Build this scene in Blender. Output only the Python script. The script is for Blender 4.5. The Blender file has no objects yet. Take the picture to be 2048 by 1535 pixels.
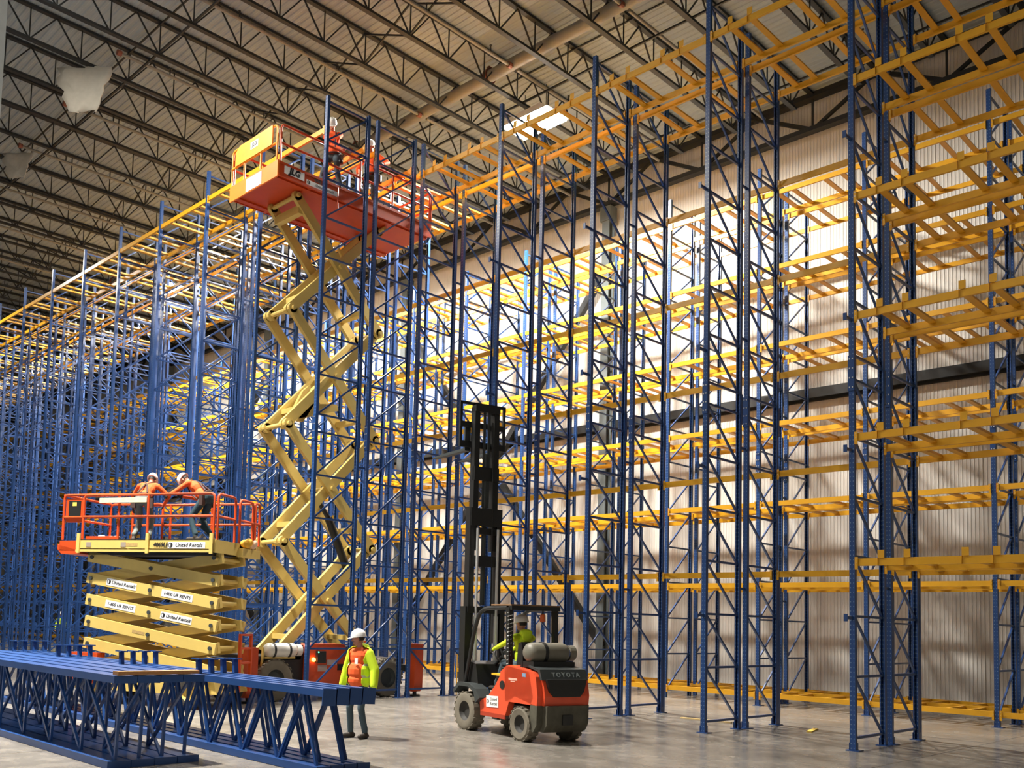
import bpy, bmesh, math, random
import numpy as np
from mathutils import Vector, Matrix
random.seed(7)
SC = bpy.context.scene
COL = SC.collection
PI = math.pi

# ------------------------------------------------------------------ camera
R0 = ((0.681174039324533, 0.7314926606340141, 0.030338351782369603),
      (0.03208014077614621, -0.0712212381563999, 0.9969445319591518),
      (-0.7314183431648964, 0.6781194752210267, 0.07198044601054639))
CAM = Vector((0, 0, 1.88))
FPX, CXP, CYP = 1874.0354, 829.886, 1105.234
cd = bpy.data.cameras.new('camera')
cam = bpy.data.objects.new('camera', cd)
COL.objects.link(cam)
cam.matrix_world = Matrix(((R0[0][0], R0[1][0], -R0[2][0], CAM.x), (R0[0][1], R0[1][1], -R0[2][1], CAM.y),
                           (R0[0][2], R0[1][2], -R0[2][2], CAM.z), (0, 0, 0, 1)))
cd.sensor_fit = 'HORIZONTAL'; cd.sensor_width = 36
cd.lens = FPX / 2048 * 36
cd.shift_x = (1024 - CXP) / 2048
cd.shift_y = (CYP - 767.5) / 2048
cd.clip_start = 0.05; cd.clip_end = 400
SC.camera = cam

def proj(p):
    d = Vector(p) - CAM
    q = [sum(R0[i][k] * d[k] for k in range(3)) for i in range(3)]
    if q[2] < 0.1: return (-1e6, -1e6, q[2])
    return (CXP + FPX * q[0] / q[2], CYP - FPX * q[1] / q[2], q[2])
def in_view(pts, m=25):
    P = [proj(p) for p in pts]
    if max(p[2] for p in P) < .2: return False
    return max(p[0] for p in P) > -m and min(p[0] for p in P) < 2048 + m and max(p[1] for p in P) > -m and min(p[1] for p in P) < 1535 + m

# ------------------------------------------------------------------ view, world
vs = SC.view_settings
SC.display_settings.display_device = 'sRGB'
vs.view_transform = 'Standard'; vs.look = 'None'; vs.gamma = 1.0; vs.use_curve_mapping = False
vs.exposure = 0.0
SC.cycles.use_denoising = True
SC.cycles.max_bounces = 6; SC.cycles.diffuse_bounces = 4; SC.cycles.glossy_bounces = 3
SC.cycles.sample_clamp_indirect = 6.0
W = bpy.data.worlds.new('world'); SC.world = W
W.use_nodes = True
bg = W.node_tree.nodes['Background']
bg.inputs[0].default_value = (0.9, 0.95, 1.0, 1); bg.inputs[1].default_value = 0.03

# high-bay lamps, the last an added fill: x, y, z, power, label
LAMPS = [(-17.2, 20.2, 16.45, 5600, 180, 'glaring high-bay lamp above the top beams, the larger of two'),
         (-38.9, 20.2, 16.75, 4200, 170, 'glaring high-bay lamp far down the aisle, the smaller of two'),
         (-28.3, 20.2, 16.8, 4000, 170, 'high-bay lamp over the rear aisle, hidden behind the raised lift platform'),
         (-16.0, 4.6, 16.8, 3300, 92, 'high-bay lamp above the open floor near the frame stacks'),
         (-21.0, 7.0, 16.8, 1300, 150, 'high-bay lamp above the near aisle, beyond the low lift'),
         (-39.6, 8.6, 16.8, 700, 150, 'high-bay lamp above the near aisle at the far left'),
         (-3.0, -6.0, 16.8, 700, 160, 'added fill lamp above the viewpoint, unseen, brightening the near rack posts')]  # unseen fill light, added to lift the dark near posts

# ------------------------------------------------------------------ materials
MATS = {}
def mat(name, rgb, rough=.5, metal=0., var=.12, scale=6., bump=0., emit=None, spec=None, kind=None):
    if name in MATS: return MATS[name]
    m = bpy.data.materials.new(name); m.use_nodes = True
    nt = m.node_tree; N = nt.nodes; L = nt.links
    b = N['Principled BSDF']
    b.inputs['Roughness'].default_value = rough; b.inputs['Metallic'].default_value = metal
    if spec is not None: b.inputs['Specular IOR Level'].default_value = spec
    tc = N.new('ShaderNodeTexCoord')
    nz = N.new('ShaderNodeTexNoise'); nz.inputs['Scale'].default_value = scale; nz.inputs['Detail'].default_value = 4
    L.new(tc.outputs['Object'], nz.inputs['Vector'])
    mx = N.new('ShaderNodeMix'); mx.data_type = 'RGBA'
    lo = [c * (1 - var) for c in rgb]; hi = [min(1, c * (1 + var)) for c in rgb]
    mx.inputs[6].default_value = (*lo, 1); mx.inputs[7].default_value = (*hi, 1)
    L.new(nz.outputs['Fac'], mx.inputs[0])
    L.new(mx.outputs[2], b.inputs['Base Color'])
    out = mx.outputs[2]
    if kind == 'post':      # two columns of punched holes on the face of a rack post
        sp = N.new('ShaderNodeSeparateXYZ'); L.new(tc.outputs['Object'], sp.inputs[0])
        def M(op, a, bb=None):
            n = N.new('ShaderNodeMath'); n.operation = op
            for i, v in enumerate((a, bb)):
                if v is None: continue
                if isinstance(v, (int, float)): n.inputs[i].default_value = v
                else: L.new(v, n.inputs[i])
            return n.outputs[0]
        dx = M('SUBTRACT', M('ABSOLUTE', sp.outputs[0]), .024)
        dz = M('MULTIPLY', M('SUBTRACT', M('FRACT', M('MULTIPLY', sp.outputs[2], 13.1)), .5), .076)
        d2 = M('ADD', M('MULTIPLY', dx, dx), M('MULTIPLY', M('MULTIPLY', dz, dz), .5))
        mask = M('LESS_THAN', d2, .000055)
        m2 = N.new('ShaderNodeMix'); m2.data_type = 'RGBA'
        L.new(mask, m2.inputs[0]); L.new(out, m2.inputs[6]); m2.inputs[7].default_value = (.16, .24, .36, 1)
        L.new(m2.outputs[2], b.inputs['Base Color'])
    if bump:
        bp = N.new('ShaderNodeBump'); bp.inputs['Strength'].default_value = bump; bp.inputs['Distance'].default_value = .02
        L.new(nz.outputs['Fac'], bp.inputs['Height']); L.new(bp.outputs[0], b.inputs['Normal'])
    if emit:
        b.inputs['Emission Color'].default_value = (*emit[:3], 1); b.inputs['Emission Strength'].default_value = emit[3]
    MATS[name] = m
    return m

BLUE = mat('blue_paint', (.0145, .056, .195), .32, spec=.5)
POST = mat('post_paint', (.0145, .056, .195), .32, kind='post')
YEL = mat('yellow_paint', (.76, .385, .016), .36)
GALV = mat('galvanised', (.75, .76, .76), .3, .6)
ORG = mat('orange_paint', (.54, .060, .009), .42)
ORGY = mat('lit_orange_paint', (.88, .30, .010), .5)  # lift orange turned amber: strong light on the near end put into the colour
ORGK = mat('lit_kick_plate_orange', (.85, .20, .012), .5)  # same orange, with the bright light on the kick plate painted in
CREAM = mat('cream_paint', (.63, .46, .125), .45, var=.08)
DARK = mat('black_steel', (.012, .013, .013), .45)
DARKG = mat('dark_grey_paint', (.035, .042, .043), .5)
RUB = mat('tyre_rubber', (.045, .040, .033), .8, var=.35, bump=.3)
RUBT = mat('dusty_tyre_rubber', (.16, .14, .105), .85, var=.3, bump=.3)
TANK = mat('tank_steel', (.62, .60, .54), .4, .1)
TANKD = mat('dirty_tank_steel', (.17, .16, .125), .5, .1)
FORKO = mat('forklift_orange', (.72, .085, .03), .38)
DIRT = mat('dirty_counterweight', (.075, .07, .05), .7, var=.5, scale=9)
WHITE = mat('white_label', (.85, .85, .82), .5, var=.03)
INK = mat('black_ink', (.01, .01, .012), .6)
WOOD = mat('lumber', (.34, .16, .055), .7, var=.3, scale=20)
WOODP = mat('pale_wood', (.62, .45, .19), .7, var=.2, scale=20)
SKIN = mat('skin', (.42, .19, .12), .6, var=.1)
HAIR = mat('hair', (.015, .011, .009), .7)
HATM = mat('hat_plastic', (.86, .85, .82), .3, var=.03)
VORG = mat('orange_cloth', (.80, .105, .014), .8, var=.12)
VLIME = mat('lime_cloth', (.62, .83, .02), .8, var=.15)
REFL = mat('reflective_band', (.42, .44, .40), .4)
JEAN = mat('denim', (.045, .075, .095), .85, var=.3)
JEANL = mat('pale_denim', (.13, .15, .14), .85, var=.3)
BOOT = mat('boot_leather', (.03, .022, .016), .7)
GLOVE = mat('glove', (.02, .02, .02), .8)
STRAP = mat('harness_strap', (.05, .025, .02), .7)
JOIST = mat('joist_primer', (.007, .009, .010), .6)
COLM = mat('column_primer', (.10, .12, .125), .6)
PIPE = mat('sprinkler_pipe_paint', (.20, .195, .175), .5)
COUP = mat('coupling_red', (.20, .06, .035), .5)
EYE = mat('eye', (.02, .015, .012), .3)
LIP = mat('lip', (.33, .11, .08), .6)

def floor_mat():
    m = bpy.data.materials.new('polished_concrete'); m.use_nodes = True
    nt = m.node_tree; N = nt.nodes; L = nt.links; b = N['Principled BSDF']
    tc = N.new('ShaderNodeTexCoord')
    n1 = N.new('ShaderNodeTexNoise'); n1.inputs['Scale'].default_value = .55; n1.inputs['Detail'].default_value = 8; n1.inputs['Roughness'].default_value = .65
    n2 = N.new('ShaderNodeTexNoise'); n2.inputs['Scale'].default_value = 4.; n2.inputs['Detail'].default_value = 6
    for n in (n1, n2): L.new(tc.outputs['Object'], n.inputs['Vector'])
    cr = N.new('ShaderNodeValToRGB')
    cr.color_ramp.elements[0].position = .3; cr.color_ramp.elements[0].color = (.12, .108, .093, 1)
    cr.color_ramp.elements[1].position = .72; cr.color_ramp.elements[1].color = (.29, .265, .23, 1)
    L.new(n1.outputs['Fac'], cr.inputs[0])
    mx = N.new('ShaderNodeMix'); mx.data_type = 'RGBA'; mx.blend_type = 'OVERLAY'; mx.inputs[0].default_value = .35
    L.new(cr.outputs[0], mx.inputs[6]); L.new(n2.outputs['Fac'], mx.inputs[7])
    L.new(mx.outputs[2], b.inputs['Base Color'])
    mr = N.new('ShaderNodeMapRange'); mr.inputs[3].default_value = .15; mr.inputs[4].default_value = .32
    L.new(n2.outputs['Fac'], mr.inputs[0]); L.new(mr.outputs[0], b.inputs['Roughness'])
    bp = N.new('ShaderNodeBump'); bp.inputs['Strength'].default_value = .04; bp.inputs['Distance'].default_value = .02
    L.new(n2.outputs['Fac'], bp.inputs['Height']); L.new(bp.outputs[0], b.inputs['Normal'])
    return m
FLOOR = floor_mat()
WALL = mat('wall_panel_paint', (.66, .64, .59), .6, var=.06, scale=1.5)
DECK = mat('deck_paint', (.26, .31, .345), .6, var=.08, scale=1.5)

# ------------------------------------------------------------------ geometry helpers
class MB:
    def __init__(s): s.v = []; s.f = []; s.m = []
    def add(s, vs_, fs, mi=0):
        o = len(s.v); s.v += [tuple(v) for v in vs_]; s.f += [tuple(i + o for i in f) for f in fs]; s.m += [mi] * len(fs); return s
    def box(s, lo, hi, mi=0, M=None):
        x0, y0, z0 = lo; x1, y1, z1 = hi
        V = [Vector(p) for p in ((x0, y0, z0), (x1, y0, z0), (x1, y1, z0), (x0, y1, z0), (x0, y0, z1), (x1, y0, z1), (x1, y1, z1), (x0, y1, z1))]
        if M: V = [M @ v for v in V]
        return s.add(V, [(0, 3, 2, 1), (4, 5, 6, 7), (0, 1, 5, 4), (1, 2, 6, 5), (2, 3, 7, 6), (3, 0, 4, 7)], mi)
    def bar(s, a, b, w, h, mi=0, up=(0, 0, 1)):
        a = Vector(a); b = Vector(b); d = (b - a); l = d.length; d.normalize()
        u = Vector(up)
        if abs(d.dot(u)) > .98: u = Vector((0, 1, 0)) if abs(d.y) < .9 else Vector((1, 0, 0))
        r = d.cross(u).normalized(); u = r.cross(d)
        V = [a + r * (sx * w / 2) + u * (sz * h / 2) + d * t for t in (0, l) for sx, sz in ((-1, -1), (1, -1), (1, 1), (-1, 1))]
        return s.add(V, [(3, 2, 1, 0), (4, 5, 6, 7), (0, 1, 5, 4), (1, 2, 6, 5), (2, 3, 7, 6), (3, 0, 4, 7)], mi)
    def cyl(s, a, b, r0, r1=None, n=12, mi=0, caps=True):
        r1 = r0 if r1 is None else r1
        a = Vector(a); b = Vector(b); d = (b - a).normalized()
        u = Vector((0, 0, 1)) if abs(d.z) < .9 else Vector((1, 0, 0))
        r = d.cross(u).normalized(); u = r.cross(d)
        V = []
        for c, rad in ((a, r0), (b, r1)):
            for i in range(n):
                t = 2 * PI * i / n; V.append(c + (r * math.cos(t) + u * math.sin(t)) * rad)
        F = [(i, i + n, (i + 1) % n + n, (i + 1) % n) for i in range(n)]
        if caps: F += [tuple(range(n)), tuple(range(2 * n - 1, n - 1, -1))]
        return s.add(V, F, mi)
    def lathe(s, prof, n=20, M=None, mi=0, closed=False):
        V = []; F = []; k = len(prof)
        for i in range(n):
            t = 2 * PI * i / n
            for r, z in prof:
                v = Vector((r * math.cos(t), r * math.sin(t), z)); V.append(M @ v if M else v)
        for i in range(n):
            j = (i + 1) % n
            for q in range(k - 1 if not closed else k):
                q2 = (q + 1) % k
                F.append((i * k + q, j * k + q, j * k + q2, i * k + q2))
        return s.add(V, F, mi)
    def prism(s, poly, lo, hi, axis='y', mi=0, M=None):
        # poly: 2-D points; axis = direction of extrusion (the other two axes take the points in order x,z / x,y / y,z)
        def P(p, t):
            v = {'y': (p[0], t, p[1]), 'z': (p[0], p[1], t), 'x': (t, p[0], p[1])}[axis]
            v = Vector(v); return M @ v if M else v
        n = len(poly)
        V = [P(p, lo) for p in poly] + [P(p, hi) for p in poly]
        F = [(i, (i + 1) % n, (i + 1) % n + n, i + n) for i in range(n)] + [tuple(range(n - 1, -1, -1)), tuple(range(n, 2 * n))]
        return s.add(V, F, mi)
    def ball(s, c, r, n=12, mi=0, M=None):
        rx, ry, rz = (r, r, r) if isinstance(r, (int, float)) else r
        k = n // 2; V = []; F = []
        for j in range(k + 1):
            p = PI * j / k
            for i in range(n):
                t = 2 * PI * i / n
                v = Vector((rx * math.sin(p) * math.cos(t), ry * math.sin(p) * math.sin(t), rz * math.cos(p)))
                if M: v = M @ v
                V.append(v + Vector(c))
        for j in range(k):
            for i in range(n):
                a = j * n + i; b = j * n + (i + 1) % n
                F.append((a, a + n, b + n, b))
        return s.add(V, F, mi)
    def tube(s, pts, r, n=8, mi=0, closed=False):
        pts = [Vector(p) for p in pts]; m = len(pts); V = []; F = []
        prev = None
        for i, p in enumerate(pts):
            if closed: d = (pts[(i + 1) % m] - pts[i - 1])
            else: d = pts[min(i + 1, m - 1)] - pts[max(i - 1, 0)]
            d.normalize()
            if prev is None:
                u = Vector((0, 0, 1)) if abs(d.z) < .9 else Vector((1, 0, 0))
                a = d.cross(u).normalized()
            else:
                a = (prev - d * prev.dot(d)).normalized()
            prev = a; b = d.cross(a)
            k = 1.0
            if 0 < i < m - 1 or closed:
                e1 = (pts[i] - pts[i - 1]).normalized(); k = 1 / max(.5, e1.dot(d))
            for q in range(n):
                t = 2 * PI * q / n
                V.append(p + (a * math.cos(t) + b * math.sin(t)) * r)
        R_ = m if closed else m - 1
        for i in range(R_):
            j = (i + 1) % m
            for q in range(n):
                q2 = (q + 1) % n
                F.append((i * n + q, j * n + q, j * n + q2, i * n + q2))
        if not closed: F += [tuple(range(n - 1, -1, -1)), tuple((m - 1) * n + q for q in range(n))]
        return s.add(V, F, mi)
    def mesh(s, name, mats, smooth=False):
        me = bpy.data.meshes.new(name)
        me.from_pydata(s.v, [], s.f)
        for m in (mats if isinstance(mats, (list, tuple)) else [mats]): me.materials.append(m)
        me.polygons.foreach_set('material_index', s.m)
        bm = bmesh.new(); bm.from_mesh(me); bmesh.ops.recalc_face_normals(bm, faces=bm.faces); bm.to_mesh(me); bm.free()
        if smooth:
            me.polygons.foreach_set('use_smooth', [True] * len(me.polygons))
            me.set_sharp_from_angle(angle=math.radians(40))
        me.update()
        return me

def ob(name, data, parent=None, loc=None, rot=None, label=None, cat=None, group=None, kind=None):
    o = bpy.data.objects.new(name, data); COL.objects.link(o)
    if parent is not None: o.parent = parent
    if loc is not None: o.location = loc
    if rot is not None: o.rotation_euler = rot
    if label: o['label'] = label
    if cat: o['category'] = cat
    if group: o['group'] = group
    if kind: o['kind'] = kind
    return o
def empty(name, loc=(0, 0, 0), rz=0, **k): return ob(name, None, None, loc, (0, 0, rz), **k)

def fillet(pts, r, n=5, closed=False):
    """round the corners of a polyline"""
    pts = [Vector(p) for p in pts]; out = []
    m = len(pts)
    for i, p in enumerate(pts):
        if not closed and i in (0, m - 1): out.append(p); continue
        a = (pts[i - 1] - p); b = (pts[(i + 1) % m] - p)
        ra = min(r, a.length * .45); rb = min(r, b.length * .45)
        A = p + a.normalized() * ra; B = p + b.normalized() * rb
        for k in range(n + 1):
            t = k / n; out.append(A * (1 - t) ** 2 + p * 2 * t * (1 - t) + B * t * t)
    return out

def text_mesh(body, size, m, extrude=.002, bold=0.0, shear=0., spacing=1.):
    cu = bpy.data.curves.new('lettering', 'FONT'); cu.body = body; cu.size = size; cu.extrude = extrude; cu.offset = bold
    cu.align_x = 'CENTER'; cu.align_y = 'CENTER'; cu.resolution_u = 2; cu.space_character = spacing; cu.shear = shear
    o = bpy.data.objects.new('lettering', cu); COL.objects.link(o)
    dg = bpy.context.evaluated_depsgraph_get()
    me = bpy.data.meshes.new_from_object(o.evaluated_get(dg))
    bpy.data.objects.remove(o); bpy.data.curves.remove(cu)
    me.materials.clear(); me.materials.append(m); me.name = 'lettering'
    return me
def face_matrix(c, right, up):
    r = Vector(right).normalized(); u = Vector(up).normalized(); n = r.cross(u)
    return Matrix(((r.x, u.x, n.x, c[0]), (r.y, u.y, n.y, c[1]), (r.z, u.z, n.z, c[2]), (0, 0, 0, 1)))
def put(o, M):
    o.matrix_local = M; return o

ORD = ['first', 'second', 'third', 'fourth', 'fifth', 'sixth', 'seventh', 'eighth', 'ninth', 'tenth', 'eleventh', 'twelfth', 'thirteenth',
       'fourteenth', 'fifteenth', 'sixteenth', 'seventeenth', 'eighteenth', 'nineteenth', 'twentieth', 'twenty-first', 'twenty-second', 'twenty-third']
def nth(i): return ORD[i] if i < len(ORD) else '%dth' % (i + 1)

# ------------------------------------------------------------------ building shell
X0, X1, Y0, YW = -84., 12., -14., 27.2
ZD = 17.95            # underside of the roof deck
def slab(name, lo, hi, m, **k):
    return ob(name, MB().box(lo, hi).mesh(name, m), kind='structure', **k)
floor = slab('floor', (X0, Y0, -.2), (X1, YW, 0), FLOOR)
# saw-cut joints of the slab are shallow dark strips set flush in the floor
jm = mat('joint_filler', (.10, .085, .07), .6)
for i, x in enumerate((-5.4, -12.6, -19.8)):
    ob('floor_joint', MB().box((x, Y0, -.01), (x + .012, YW - 1.9, .002)).mesh('floor_joint', jm), floor)
for y in (11.2, 19.2):
    ob('floor_joint', MB().box((X0, y, -.01), (X1, y + .012, .002)).mesh('floor_joint', jm), floor)
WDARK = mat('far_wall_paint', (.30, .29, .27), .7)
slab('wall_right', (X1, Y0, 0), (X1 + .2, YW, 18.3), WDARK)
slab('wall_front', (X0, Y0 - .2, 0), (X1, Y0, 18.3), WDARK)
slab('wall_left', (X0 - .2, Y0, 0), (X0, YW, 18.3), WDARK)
# back wall: ribbed metal panels side by side
wall = empty('wall_back', (0, YW, 0), kind='structure')
PW = 1.06
b = MB(); prof = []
nr = 11
for i in range(nr):
    x = i * (PW - .012) / nr; w = (PW - .012) / nr
    prof += [(x, 0), (x + w * .55, 0), (x + w * .66, -.008), (x + w * .89, -.008)]
prof.append((PW - .012, 0))
top = [(x, y) for x, y in prof]
V = [(x, y, 0) for x, y in top] + [(x, y, 18.2) for x, y in top]
n = len(top)
b.add(V, [(i, i + 1, i + 1 + n, i + n) for i in range(n - 1)])
b.box((-.006, .004, 0), (PW + .006, .05, 18.2), 0)
panel = b.mesh('wall_panel', WALL)
x = X0
while x < X1 - .1:
    ob('wall_panel', panel, wall, (x, 0, 0)); x += PW
# girt, columns, joist girder, bracing: parts of the wall
ob('wall_girt', MB().box((X0, -.26, 8.78), (X1, -.05, 8.86)).box((X0, -.26, 8.86), (X1, -.24, 9.02)).box((X0, -.12, 8.70), (X1, -.05, 9.1)).mesh('wall_girt', JOIST), wall)
cb = MB().box((-.15, -.16, 0), (.15, -.14, 16.7)).box((-.15, .14, 0), (.15, .16, 16.7)).box((-.012, -.14, 0), (.012, .14, 16.7)).box((-.22, -.2, 16.2), (.22, .2, 16.72))
colmesh = cb.mesh('wall_column', COLM)
for x in (-72.4, -61.8, -51.2, -40.5, -29.9, -19.3, -2.2):
    ob('wall_column', colmesh, wall, (x, -.42, 0))
for (xa, za), (xb, zb) in (((-29.9, 1.2), (-19.3, 14.6)), ((-19.3, 1.2), (-29.9, 14.6)), ((-51.2, 1.2), (-40.5, 14.6)), ((-40.5, 1.2), (-51.2, 14.6))):
    ob('wall_brace', MB().bar((xa, -.42, za), (xb, -.42, zb), .22, .22).mesh('wall_brace', JOIST), wall)
GZ0, GZ1 = 16.85, 18.0
ob('girder_chord', MB().box((X0, -.55, GZ0 - .07), (X1, -.29, GZ0 + .07)).mesh('girder_chord', JOIST), wall)
ob('girder_chord', MB().box((X0, -.57, GZ1 - .20), (X1, -.27, GZ1 - .05)).mesh('girder_chord', JOIST), wall)
GP = 1.83 * 2
x = -19.3 - GP * 17; gw_v = MB().bar((0, 0, GZ0), (0, 0, GZ1 - .1), .05, .05).mesh('girder_web', JOIST)
gw_a = MB().bar((-GP / 2, 0, GZ1 - .12), (0, 0, GZ0), .11, .11).mesh('girder_web', JOIST)
gw_b = MB().bar((0, 0, GZ0), (GP / 2, 0, GZ1 - .12), .09, .09).mesh('girder_web', JOIST)
while x < X1 - 2:
    for me in (gw_v, gw_a, gw_b): ob('girder_web', me, wall, (x, -.42, 0))
    x += GP

# roof: corrugated deck with open-web joists
pitch = .2; V = []; F = []; prof = []
y = Y0
while y < YW:
    prof += [(y, ZD), (y + .07, ZD), (y + .1, ZD + .014), (y + .17, ZD + .014)]; y += pitch
prof.append((YW, ZD))
n = len(prof)
db = MB().add([(X0, yy, zz) for yy, zz in prof] + [(X1, yy, zz) for yy, zz in prof], [(i, i + 1, i + 1 + n, i + n) for i in range(n - 1)])
db.box((X0 - .2, Y0 - .2, ZD + .3), (X1 + .2, YW + .2, ZD + .4))
ceil = ob('ceiling', db.mesh('ceiling', DECK), kind='structure')
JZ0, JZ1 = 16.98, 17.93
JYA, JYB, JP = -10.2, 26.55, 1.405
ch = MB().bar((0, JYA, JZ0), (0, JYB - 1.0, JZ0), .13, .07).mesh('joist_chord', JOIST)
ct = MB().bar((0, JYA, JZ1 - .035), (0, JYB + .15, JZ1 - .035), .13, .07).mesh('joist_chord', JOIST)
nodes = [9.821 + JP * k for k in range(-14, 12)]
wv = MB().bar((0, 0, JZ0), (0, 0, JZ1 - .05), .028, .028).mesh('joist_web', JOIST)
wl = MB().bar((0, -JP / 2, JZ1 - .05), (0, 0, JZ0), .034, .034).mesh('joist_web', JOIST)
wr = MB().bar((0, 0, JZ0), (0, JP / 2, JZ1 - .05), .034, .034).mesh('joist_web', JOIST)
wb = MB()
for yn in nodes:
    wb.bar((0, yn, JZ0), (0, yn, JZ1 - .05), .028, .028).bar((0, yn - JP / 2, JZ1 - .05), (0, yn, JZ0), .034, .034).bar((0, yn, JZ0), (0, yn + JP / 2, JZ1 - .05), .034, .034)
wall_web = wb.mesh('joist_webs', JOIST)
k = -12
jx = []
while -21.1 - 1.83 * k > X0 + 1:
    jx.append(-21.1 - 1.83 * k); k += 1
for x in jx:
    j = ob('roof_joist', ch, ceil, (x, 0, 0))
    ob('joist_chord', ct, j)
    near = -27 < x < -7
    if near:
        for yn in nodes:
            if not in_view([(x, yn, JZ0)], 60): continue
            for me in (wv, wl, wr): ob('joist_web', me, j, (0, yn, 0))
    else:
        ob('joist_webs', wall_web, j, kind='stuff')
for y in (2.6, 11.2, 19.9, 24.3):
    ob('joist_bridging', MB().bar((X0 + 1, y, JZ0 + .05), (X1 - 1, y, JZ0 + .05), .05, .05).bar((X0 + 1, y, JZ1 - .1), (X1 - 1, y, JZ1 - .1), .04, .04).mesh('joist_bridging', JOIST), ceil)
xb1 = MB().bar((0, 0, JZ0), (1.83, 0, JZ1 - .08), .04, .04).bar((0, 0, JZ1 - .08), (1.83, 0, JZ0), .04, .04).mesh('cross_bridging', JOIST)
for x in jx:
    if -45 < x < -9: ob('cross_bridging', xb1, ceil, (x, 15.4, 0))

# sprinkler main and branch lines
main = empty('sprinkler_main', (0, 18.73, 17.42), label='thick pale sprinkler main running along under the roof deck', cat='pipe')
PR = .17
ob('pipe', MB().cyl((X0 + 1, 0, 0), (X1 - 1, 0, 0), PR, n=16).mesh('pipe', PIPE, True), main)
cm = MB().cyl((-.06, 0, 0), (.06, 0, 0), PR + .05, n=16).box((-.05, -.06, PR), (.05, .06, PR + .12)).mesh('pipe_coupling', COUP)
for x in range(-60, 0, 6): ob('pipe_coupling', cm, main, (x + .3, 0, 0))
bx = [-9.4 - 3.66 * i for i in range(14)]
bp = MB().cyl((0, -8.1, 0), (0, -.1, 0), .045, n=10).cyl((0, .1, 0), (0, 7.2, 0), .045, n=10).mesh('branch_pipe', PIPE, True)
sh = MB().cyl((0, 0, .04), (0, 0, .2), .018, n=6).cyl((0, 0, .2), (0, 0, .215), .04, n=8).mesh('sprinkler_head', DARK)
be = MB().cyl((0, -.06, 0), (0, .06, 0), .08, n=10).mesh('pipe_cap', COUP)
for i, x in enumerate(bx):
    t = empty('sprinkler_branch', (x, 18.73, 17.25), label='thin pale sprinkler branch line under the roof, %s from the right' % nth(i), cat='pipe', group='sprinkler branch lines under the roof')
    ob('pipe', bp, t); ob('pipe_cap', be, t, (0, -8.14, 0)); ob('pipe_cap', be, t, (0, -.22, 0))
    for yy in (-6.6, -3.4, -1., 2.4, 5.2): ob('sprinkler_head', sh, t, (0, yy, 0))

# lamps
lens_m = mat('lamp_lens', (1, .97, .9), .4, emit=(1, .95, .85, 160))
hb = MB().prism([(-.85, 0), (.85, 0), (.6, .18), (-.6, .18)], -.5, .5, 'y').mesh('lamp_housing', GALV)
lb = MB().box((-.80, -.46, -.06), (.80, .46, 0)).mesh('lamp_lens', lens_m)
rb = MB().cyl((-.4, 0, .16), (-.4, 0, 1.0), .01, n=6).cyl((.4, 0, .16), (.4, 0, 1.0), .01, n=6).mesh('hanger_rod', DARK)
for x, y, z, pw, spr, lab in LAMPS:
    t = empty('high_bay_lamp', (x, y, z), label=lab, cat='lamp', group='high-bay roof lamps')
    ob('lamp_housing', hb, t); ob('lamp_lens', lb, t); ob('hanger_rod', rb, t)
    ld = bpy.data.lights.new('lamp_light', 'AREA'); ld.shape = 'RECTANGLE'; ld.size = .8; ld.size_y = .45; ld.energy = pw; ld.color = (1, .95, .87); ld.spread = math.radians(spr)
    lo = ob('lamp_light', ld, t, (0, 0, -.07))

# white column at the left edge, near the viewer
cw = MB().box((-.2, -.2, 0), (.2, .2, ZD)).box((-.3, -.3, 0), (.3, .3, .03))
ob('trim_column', cw.mesh('trim_column', mat('white_column_paint', (.55, .58, .58), .5)), None, (-11.73, 3.44, 0), kind='structure')

# ------------------------------------------------------------------ pallet racking
L = 2.677; D = 1.227; G = .312; H = 14.045
YA = 12.62; YB = 15.699; YC = 22.743
XS4 = -17.063
def SX(s): return XS4 + (4 - s) * L
XC0 = SX(0) + .13
LV = [.27, 3.05, 5.12, 7.17, 9.22, 11.27, 13.25]
PWD = .09
def post_poly(sgn):
    P = [(-.045, -.042), (.045, -.042), (.045, .036), (.022, .036), (.022, .030), (.039, .030), (.039, -.036), (-.039, -.036), (-.039, .030), (-.022, .030), (-.022, .036), (-.045, .036)]
    return [(x, y * sgn) for x, y in P]
post_f = MB().prism(post_poly(1), 0, H, 'z').mesh('post', POST)
post_r = MB().prism(post_poly(-1), 0, H, 'z').mesh('post', POST)
footm = MB().box((-.09, -.10, 0), (.12, .10, .014)).box((-.055, -.05, .014), (-.047, .045, .13)).box((.047, -.05, .014), (.055, .045, .13)).mesh('foot_plate', BLUE)
hz = [.20 + .985 * k for k in range(7)] + [6.52 + .925 * k for k in range(9)]
hbr = MB().bar((0, .03, 0), (0, D - .03, 0), .036, .042).mesh('horizontal_brace', BLUE)
def diag(h, up): return MB().bar((0, .03, 0 if up else h), (0, D - .03, h if up else 0), .034, .038).mesh('diagonal_brace', BLUE)
dg_ = {(h, up): diag(h, up) for h in (.985, .925) for up in (0, 1)}
sb = MB().box((-.05, -.056, -.3), (.05, -.044, .3)).box((-.056, -.05, -.3), (-.046, .02, .3)).box((.046, -.05, -.3), (.056, .02, .3))
for zz in (-.24, -.08, .08, .24):
    for xx in (-.024, .024): sb.box((xx - .009, -.066, zz - .012), (xx + .009, -.056, zz + .012), 1)
splice = sb.mesh('splice_plate', [BLUE, GALV])
spacer = MB().bar((0, -.05, 0), (0, -.29, 0), .03, .05).box((-.03, -.30, -.06), (.03, -.285, .06)).mesh('row_spacer', BLUE)
spacer2 = MB().bar((0, .04, 0), (0, G - .04, 0), .03, .045).mesh('row_spacer', BLUE)
SZ = [2.14, 4.90, 7.10, 10.22]
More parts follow.
